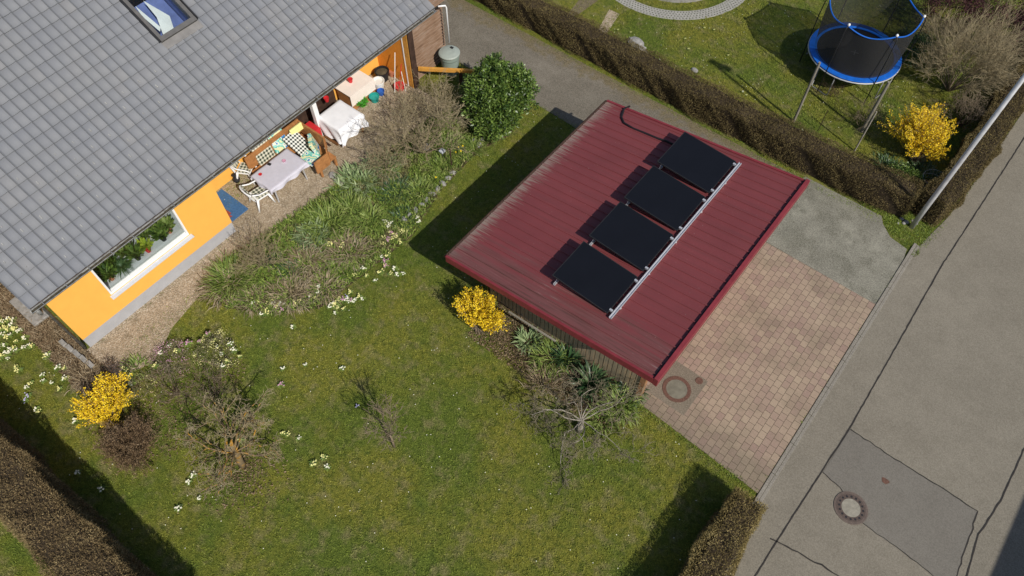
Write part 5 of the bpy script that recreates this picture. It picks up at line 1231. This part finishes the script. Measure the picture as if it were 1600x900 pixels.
def prim_proto(mat, s):
    m = MB(); m.c = 1
    for i in range(9):
        a = 2*pi*i/9+random.uniform(-.2, .2); L = random.uniform(.06, .09)*s; c_, s_ = cos(a), sin(a); w_ = .022*s
        m.add([(0, 0, .012), (c_*L*.5-s_*w_, s_*L*.5+c_*w_, .03), (c_*L, s_*L, .018), (c_*L*.5+s_*w_, s_*L*.5-c_*w_, .03)], [(0, 3, 2, 1)])
    m.c = 0
    for i in range(8):
        a = random.uniform(0, 2*pi); r = random.uniform(0, .065)*s; cx, cy, cz = cos(a)*r, sin(a)*r, .055+random.uniform(0, .02); q = .018*random.uniform(.8, 1.2)
        ring_ = [(cx+q*(1 if k_ % 2 == 0 else .62)*cos(k_*pi/5+a), cy+q*(1 if k_ % 2 == 0 else .62)*sin(k_*pi/5+a), cz+.004*cos(k_)) for k_ in range(10)]
        m.add(ring_, [tuple(range(10))])
    me = bpy.data.meshes.new('primrose_clump'); me.from_pydata(m.v, [], m.f); me.materials.append(mat); me.materials.append(M['straplight']); me.polygons.foreach_set('material_index', m.mi); me.update()
    a = me.attributes.new('rnd', 'FLOAT', 'FACE'); a.data.foreach_set('value', np.random.default_rng(3).random(len(m.f)).astype(np.float32)); return me
KM = {'w': ('petalwhite', 'white'), 'y': ('petalyellow', 'pale yellow'), 'p': ('petalpink', 'pink'), 'l': ('petallilac', 'lilac')}
PP = {k_: [prim_proto(M[v[0]], s) for s in (1., 1.15, .85)] for k_, v in KM.items()}
def region(px, py):
    if px < 115 and py < 516: return 'right at the roof corner, left edge', 'left edge, top'
    if px < 115 and py < 534: return 'in the dense left-edge patch', 'left edge, patch'
    if px < 115 and py < 560: return 'below the dense left-edge patch', 'left edge, middle'
    if px < 115 and py < 645: return 'left of the yellow shrub', 'left edge, low'
    if px < 235 and py < 620: return 'beside the left yellow flowering shrub', 'left shrub'
    if px < 390 and py < 600: return 'among the low heath mounds', 'heath'
    if py > 600 and px < 420: return 'between the left hedge and gnarled tree', 'hedge side'
    if px > 560 and py < 395: return 'at the garage side of the bed', 'garage side'
    if px > 550 and py < 445: return 'between flower bed and garage', 'garage lawn'
    if py < 395: return 'in the bed among dead straw', 'straw'
    if py < 495: return 'along the lawn edge of the bed', 'bed edge'
    return 'near the young tree', 'open lawn'
for (px, py, k_) in PR:
    p = g(px, py); o = bpy.data.objects.new('primrose_clump', random.choice(PP[k_])); COL.objects.link(o)
    o.location = (p[0], p[1], .03 if py > 400 or px > 550 else .08); o.rotation_euler.z = random.uniform(0, 6); s_ = random.uniform(.7, 1.05); s_ *= 1.45; o.scale = (s_, s_, s_)
    if 240 < px < 390 and py < 600: o.location.z = .25
    ph_, rg_ = region(px, py); props(o, KM[k_][1]+' primrose clump '+ph_, 'primrose', KM[k_][1]+' primroses, '+rg_)
ORD = ['first', 'second', 'third', 'fourth', 'fifth', 'sixth', 'seventh', 'eighth', 'ninth', 'tenth', 'eleventh', 'twelfth', 'thirteenth', 'fourteenth', 'fifteenth', 'sixteenth', 'seventeenth', 'eighteenth', 'nineteenth', 'twentieth', 'twenty-first', 'twenty-second', 'twenty-third', 'twenty-fourth']
def unique(name):
    gr = {}
    for o in COL.objects:
        if o.name.split('.')[0] == name and o.get('group'): gr.setdefault(o['label'], []).append(o)
    for lab, os_ in gr.items():
        if len(os_) < 2: continue
        os_.sort(key=lambda o: projpx(o.location)[0])
        for i, o in enumerate(os_): o['label'] = lab+', '+(ORD[i]+' from the left' if i < len(os_)-1 else 'the rightmost')
# daffodils at the driveway end of the bed
for px, py in ((716, 230), (720, 236), (712, 238), (681, 277), (723, 228)):
    p = g(px, py, .3); o = thing('daffodil', 'yellow daffodil at the driveway end of the bed', 'flower', (p[0], p[1], 0), 'daffodils by the evergreen bush')
    MB().tube([(p[0], p[1], .0), (p[0], p[1], .3)], .004, 5).obj('stem', M['straplight'], o)
    m = MB(); q = .04; m.add([(p[0]+q*(1 if i % 2 == 0 else .5)*cos(i*pi/6), p[1]+q*(1 if i % 2 == 0 else .5)*sin(i*pi/6), .30) for i in range(12)], [tuple(range(12))]); m.lathe((p[0], p[1], .302), [(.012, 0), (.018, .025)], 8); m.obj('flower', M['petalgold'], o)
# small things in the bed: solar lantern, slate, edging stones
p = g(691, 236, .3); t = thing('garden_lantern', 'small grey garden lantern on a stake in the flower bed', 'lantern', (p[0], p[1], 0)); MB().tube([(p[0], p[1], 0), (p[0], p[1], .27)], .012, 8).obj('stake', M['galv'], t); MB().box((p[0]-.08, p[1]-.08, .271), (p[0]+.08, p[1]+.08, .34)).obj('head', simple('pale_lantern_top', (.5, .52, .56), .4), t, bevel=.01)
p = g(666, 228, .2); o = MB().lathe((p[0], p[1], .0), [(.12, 0), (.14, .16), (.09, .24), (0, .26)], 12).obj('stone_ball', simple('slate_blue_ball', (.16, .17, .20), .5), None); props(o, 'round slate-grey garden ball under the tan shrub', 'garden ball')
p = g(706, 262); o = MB().tube([(p[0], p[1], 0), (p[0], p[1], .85)], .022, 8).obj('garden_post', M['darkwood'], None); props(o, 'thin dark wooden post between the daffodils and the lantern', 'post')
for i, (px, py) in enumerate([(632, 345), (640, 338), (650, 330), (660, 322), (667, 314), (675, 305), (684, 297), (692, 288), (700, 280), (707, 272)]):
    p = g(px, py); s_ = random.uniform(.09, .14); m = MB().lathe((0, 0, 0), [(s_, 0), (s_*1.1, .05), (s_*.8, .11), (s_*.2, .13)], 7)
    o = m.obj('edging_stone', M['stone'], None); o.location = (p[0], p[1], 0); o.scale = (1, .6, 1); o.rotation_euler.z = random.uniform(0, 3); props(o, 'grey edging stone between bed and lawn', 'stone', 'edging stones of the flower bed')
for i, (px, py) in enumerate([(741, 222), (748, 228), (754, 220), (520, 275), (533, 290), (527, 283)]):
    p = g(px, py); s_ = random.uniform(.08, .13); o = MB().lathe((0, 0, 0), [(s_, 0), (s_*1.1, .05), (s_*.7, .12), (0, .13)], 7).obj('pale_stone', M['stone'], None); o.location = (p[0], p[1], 0); o.rotation_euler.z = i
    props(o, 'pale stone at the evergreen bush' if i < 3 else 'pale stone by the grey-green mound', 'stone', 'stones by the evergreen bush' if i < 3 else 'stones by the gravel')
# stones by the neighbour's lawn
for i, (px, py, s_) in enumerate([(993, 70, .26), (1003, 78, .13), (1008, 84, .10), (1085, 111, .11)]):
    p = g(px, py); m = MB().lathe((0, 0, 0), [(s_, 0), (s_*1.1, s_*.4), (s_*.8, s_*.8), (s_*.2, s_*.95)], 8); o = m.obj('boulder', M['stone'], None); o.location = (p[0], p[1], 0); o.scale = (1.2, .8, 1); o.rotation_euler.z = i
    props(o, ('large grey boulder on the neighbour\'s lawn behind the long hedge', 'middle-sized stone next to the large grey boulder', 'smallest stone next to the large grey boulder', 'single grey stone on the neighbour\'s lawn right of the boulder')[i], 'stone')
# white flowers spots / snowdrops on the neighbour's lawn
sp_ = [(1075, 78), (1070, 62), (985, 52), (965, 48), (1137, 88), (1160, 145), (1165, 150), (1030, 95), (1240, 203), (1253, 205), (1100, 45), (1115, 48)]
for px, py in sp_:
    p = g(px, py); o = bpy.data.objects.new('primrose_clump', PP['y' if (px+py) % 3 else 'w'][0]); COL.objects.link(o); o.location = (p[0], p[1], .03); o.scale = (.7, .7, .8)
    props(o, 'pale primrose clump in the neighbour\'s lawn', 'primrose', "primroses in the neighbour's lawn")

# ================================================================== NEIGHBOUR'S GARDEN
tcx, tcy, tz, R_ = -3.5, 22.93, .88, 1.50
tm = thing('trampoline', 'round garden trampoline with a blue pad and a black safety net on poles', 'trampoline', (tcx, tcy, 0))
def circ(r, z, n=48): return [(tcx+r*cos(2*pi*i/n), tcy+r*sin(2*pi*i/n), z) for i in range(n)]
MB().lathe((tcx, tcy, tz-.02), [(R_-.20, 0), (R_-.20, .006), (0, .0)], 48).obj('jumping_mat', M['jumpmat'], tm)
ring((tcx, tcy), R_-.24, R_+.02, tz, tz+.045, 60).obj('pad', M['blue'], tm, bevel=.015)
pts = circ(R_+.02, tz-.03, 48); MB().tube(pts+[pts[0]], .022, 8, False).obj('frame', M['galv'], tm, smooth=True)
MB().bar((tcx-.13, tcy-.03, tz-.010), (tcx+.13, tcy+.03, tz-.010), .02, .004).bar((tcx-.03, tcy+.13, tz-.0125), (tcx+.03, tcy-.13, tz-.0125), .02, .004).obj('cross_mark', simple('grey_mark', (.2, .2, .2), .8), tm)
NP = 6; top = 2.68
pang = [radians(a) for a in (-42, 18, 78, 138, 198, 258)]
topr = 1.44
for a in pang:
    c_, s_ = cos(a), sin(a)
    MB().tube([(tcx+(R_+.06)*c_, tcy+(R_+.06)*s_, .0), (tcx+(R_+.06)*c_, tcy+(R_+.06)*s_, 1.9), (tcx+(R_+.03)*c_, tcy+(R_+.03)*s_, top-.12), (tcx+topr*c_, tcy+topr*s_, top)], .017, 8).obj('pole', M['black'], tm, smooth=True)
    MB().lathe((tcx+topr*c_, tcy+topr*s_, top-.01), [(.035, -.02), (.045, .02), (.03, .05), (0, .06)], 10).obj('pole_cap', M['white'], tm)
for a in (-90, 0, 90, 180):
    a = radians(a-12); q = [(tcx+R_*.98*cos(a+s_), tcy+R_*.98*sin(a+s_), z) for s_, z in ((-.22, tz-.04), (-.22, .05), (-.18, .02), (.18, .02), (.22, .05), (.22, tz-.04))]
    MB().tube(q, .02, 8).obj('leg', M['zinc'], tm, smooth=True)
# sagging top edge of the net between the poles, and the net itself
ed = []; nn = 96
for i in range(nn):
    a = 2*pi*i/nn+pang[0]; f = (i % (nn//6))/(nn/6); sag = sin(pi*f)
    ed.append((tcx+(topr-.07*sag)*cos(a), tcy+(topr-.07*sag)*sin(a), top-.05-.16*sag))
MB().tube(ed+[ed[0]], .022, 8, False).obj('net_edge', M['blue'], tm, smooth=True)
vs = []; rows = 8
for j in range(rows+1):
    t_ = j/rows
    for i in range(nn):
        a = 2*pi*i/nn+pang[0]; e_ = ed[i]; b_ = (tcx+(R_-.17)*cos(a), tcy+(R_-.17)*sin(a), tz+.02); w_ = sin(pi*t_)*.05*sin(3*(a-pang[0])*2)
        vs.append((e_[0]*(1-t_)+b_[0]*t_-cos(a)*w_, e_[1]*(1-t_)+b_[1]*t_-sin(a)*w_, e_[2]*(1-t_)+b_[2]*t_))
MB().add(vs, [(j*nn+i, j*nn+(i+1) % nn, (j+1)*nn+(i+1) % nn, (j+1)*nn+i) for j in range(rows) for i in range(nn)]).obj('safety_net', M['net'], tm, smooth=True)
# posts on the neighbour's lawn
def stake(px, py, h, r, mat, label, r2=None):
    b = gz0(px, py); t = MB().tube([b, (b[0], b[1], h)], [r, r2 or r*.85], 10).obj('wooden_post', mat, None, b); return props(t, label, 'post')
stake(1240, 190, 2.45, .045, M['greywood'], 'tall weathered wooden post on the left in front of the trampoline')
stake(1346, 206, 2.1, .055, M['greywood'], 'tall weathered wooden post on the right in front of the trampoline')
stake(1335, 236, 1.7, .028, M['barkpale'], 'pale thin stake standing in front of the right weathered post')
stake(1278, 204, .9, .012, M['darkwood'], 'thin dark stick between the two weathered posts')
a_, b_ = np.array(gz0(1240, 190))+[0, 0, 2.35], np.array(gz0(1346, 206))+[0, 0, 2.0]
# tangled bare climbers below the trampoline
bare_shrub('bare_shrub', gz0(1345, 200), 'thin leafless bush growing round the right weathered post', M['bark'], 9, .55, .5, 3, 2, .008, twig=M['bark'], jitter=.3, minr=.0025)
bare_shrub('bare_shrub', gz0(1300, 150), 'low leafless bush under the near edge of the trampoline', M['barkdark'], 8, .35, 1.0, 3, 2, .008, twig=M['barkdark'], jitter=.4, minr=.0025)
# large leafless shrubs at the upper right
t, seg = bare_shrub('bare_shrub', (-.35, 24.3, 0), 'very large leafless olive-brown shrub right of the trampoline', M['bark'], 30, 1.35, .72, 3, 3, .020, twig=M['barktan'], jitter=.28, shrink=.62, curve=.18, minr=.0038)
t, seg = bare_shrub('bare_shrub', (.55, 22.9, 0), 'leafless brown shrub between the yellow shrub and the roadside hedge', M['barkdark'], 16, .62, .75, 3, 2, .012, twig=M['bark'], jitter=.4, minr=.0036)
for c, r, n, lab in (((-1.6, 27.0, .9), (1.3, 1.0, 1.0), 9000, 'dark purple-brown bush in the upper right corner'), ((.6, 27.2, .9), (1.2, 1.0, 1.0), 9000, 'dark purple-brown bush against the roadside hedge at the top'), ((-.6, 29.0, 1.0), (1.6, 1.0, 1.1), 8000, 'dark purple-brown bush farthest back in the upper right corner')):
    t, seg = bare_shrub('purple_bush', (c[0], c[1], 0), lab, M['barkdark'], 10, .7, .8, 2, 2, .015, cat='bush'); ellipsoid_blooms(t, c, r, n, .07, .025, M['purple'], .45, 'leaves')
mound('dark_mound', (-1.9, 25.4), (.9, .9, .5), 'low dark evergreen mound behind the trampoline on the right', M['strapdark'], 4500, .07, .03, cat='bush')
mound('dark_mound', gz0(1408, 285), (.55, .45, .4), 'low dark evergreen mound in the shadow of the hedge corner', M['laurel'], 4000, .07, .03, cat='bush')
# wire cage with pot by the lamp post
pc_ = gz0(1452, 292); t = thing('wire_cage', 'wire mesh ring around a bare soil patch behind the lamp post', 'cage', pc_)
m = MB()
for zz in (.05, .22, .4): 
    q = [(pc_[0]+.36*cos(a), pc_[1]+.36*sin(a), zz) for a in np.linspace(0, 2*pi, 25)]; m.tube(q, .005, 5, False)
for a in np.linspace(0, 2*pi, 25)[:-1]: m.tube([(pc_[0]+.36*cos(a), pc_[1]+.36*sin(a), 0), (pc_[0]+.36*cos(a+.2), pc_[1]+.36*sin(a+.2), .4)], .004, 4)
m.obj('mesh', M['galv'], t)
o = MB().lathe((pc_[0], pc_[1], .006), [(.30, 0), (.24, .05), (0, .09)], 18).obj('soil_heap', simple('red_brown_soil', (.22, .12, .07), .95, .3, 20), None); props(o, 'small heap of red-brown soil inside the wire ring', 'soil heap')
# basement steps at the gable
t = thing('concrete_step', 'pale concrete slab edge beside the gable at the left margin', 'slab', (-17, .0, 0)); MB().box((-17.6, -.35, 0), (-16.35, .1, .10)).obj('slab', M['stone'], t, bevel=.01)
bl = MB()
for i in range(5): bl.box((-15.4+i*.28, -.22+.02*i, 0), (-15.16+i*.28, -.10+.02*i, .12))
o = bl.obj('kerb_blocks', M['stone'], None, bevel=.012); props(o, 'row of old grey border blocks along the gable wall', 'border')
# neighbouring house across the road, out of the picture, whose shadow falls on the road
nh = thing('house_across', 'plain house across the road beyond the right edge whose shadow lies on the asphalt', 'house', (16, 3, 0))
MB().box((12.3, -8, 0), (21, 12.0, 5.4)).obj('wall', M['plinth'], nh)
MB().add([(11.9, -8.4, 5.4), (11.9, 12.4, 5.4), (17, 12.4, 8.0), (17, -8.4, 8.0), (21.4, 12.4, 5.4), (21.4, -8.4, 5.4)], [(0, 3, 2, 1), (3, 5, 4, 2), (0, 1, 2, 4, 5, 3)][:2]).add([(11.9, -8.4, 5.38), (21.4, -8.4, 5.38), (21.4, 12.4, 5.38), (11.9, 12.4, 5.38)], [(0, 3, 2, 1)]).obj('roof', M['tile'], nh)

for nm in ('primrose_clump', 'edging_stone', 'pale_stone', 'plant_pot', 'daffodil'): unique(nm)
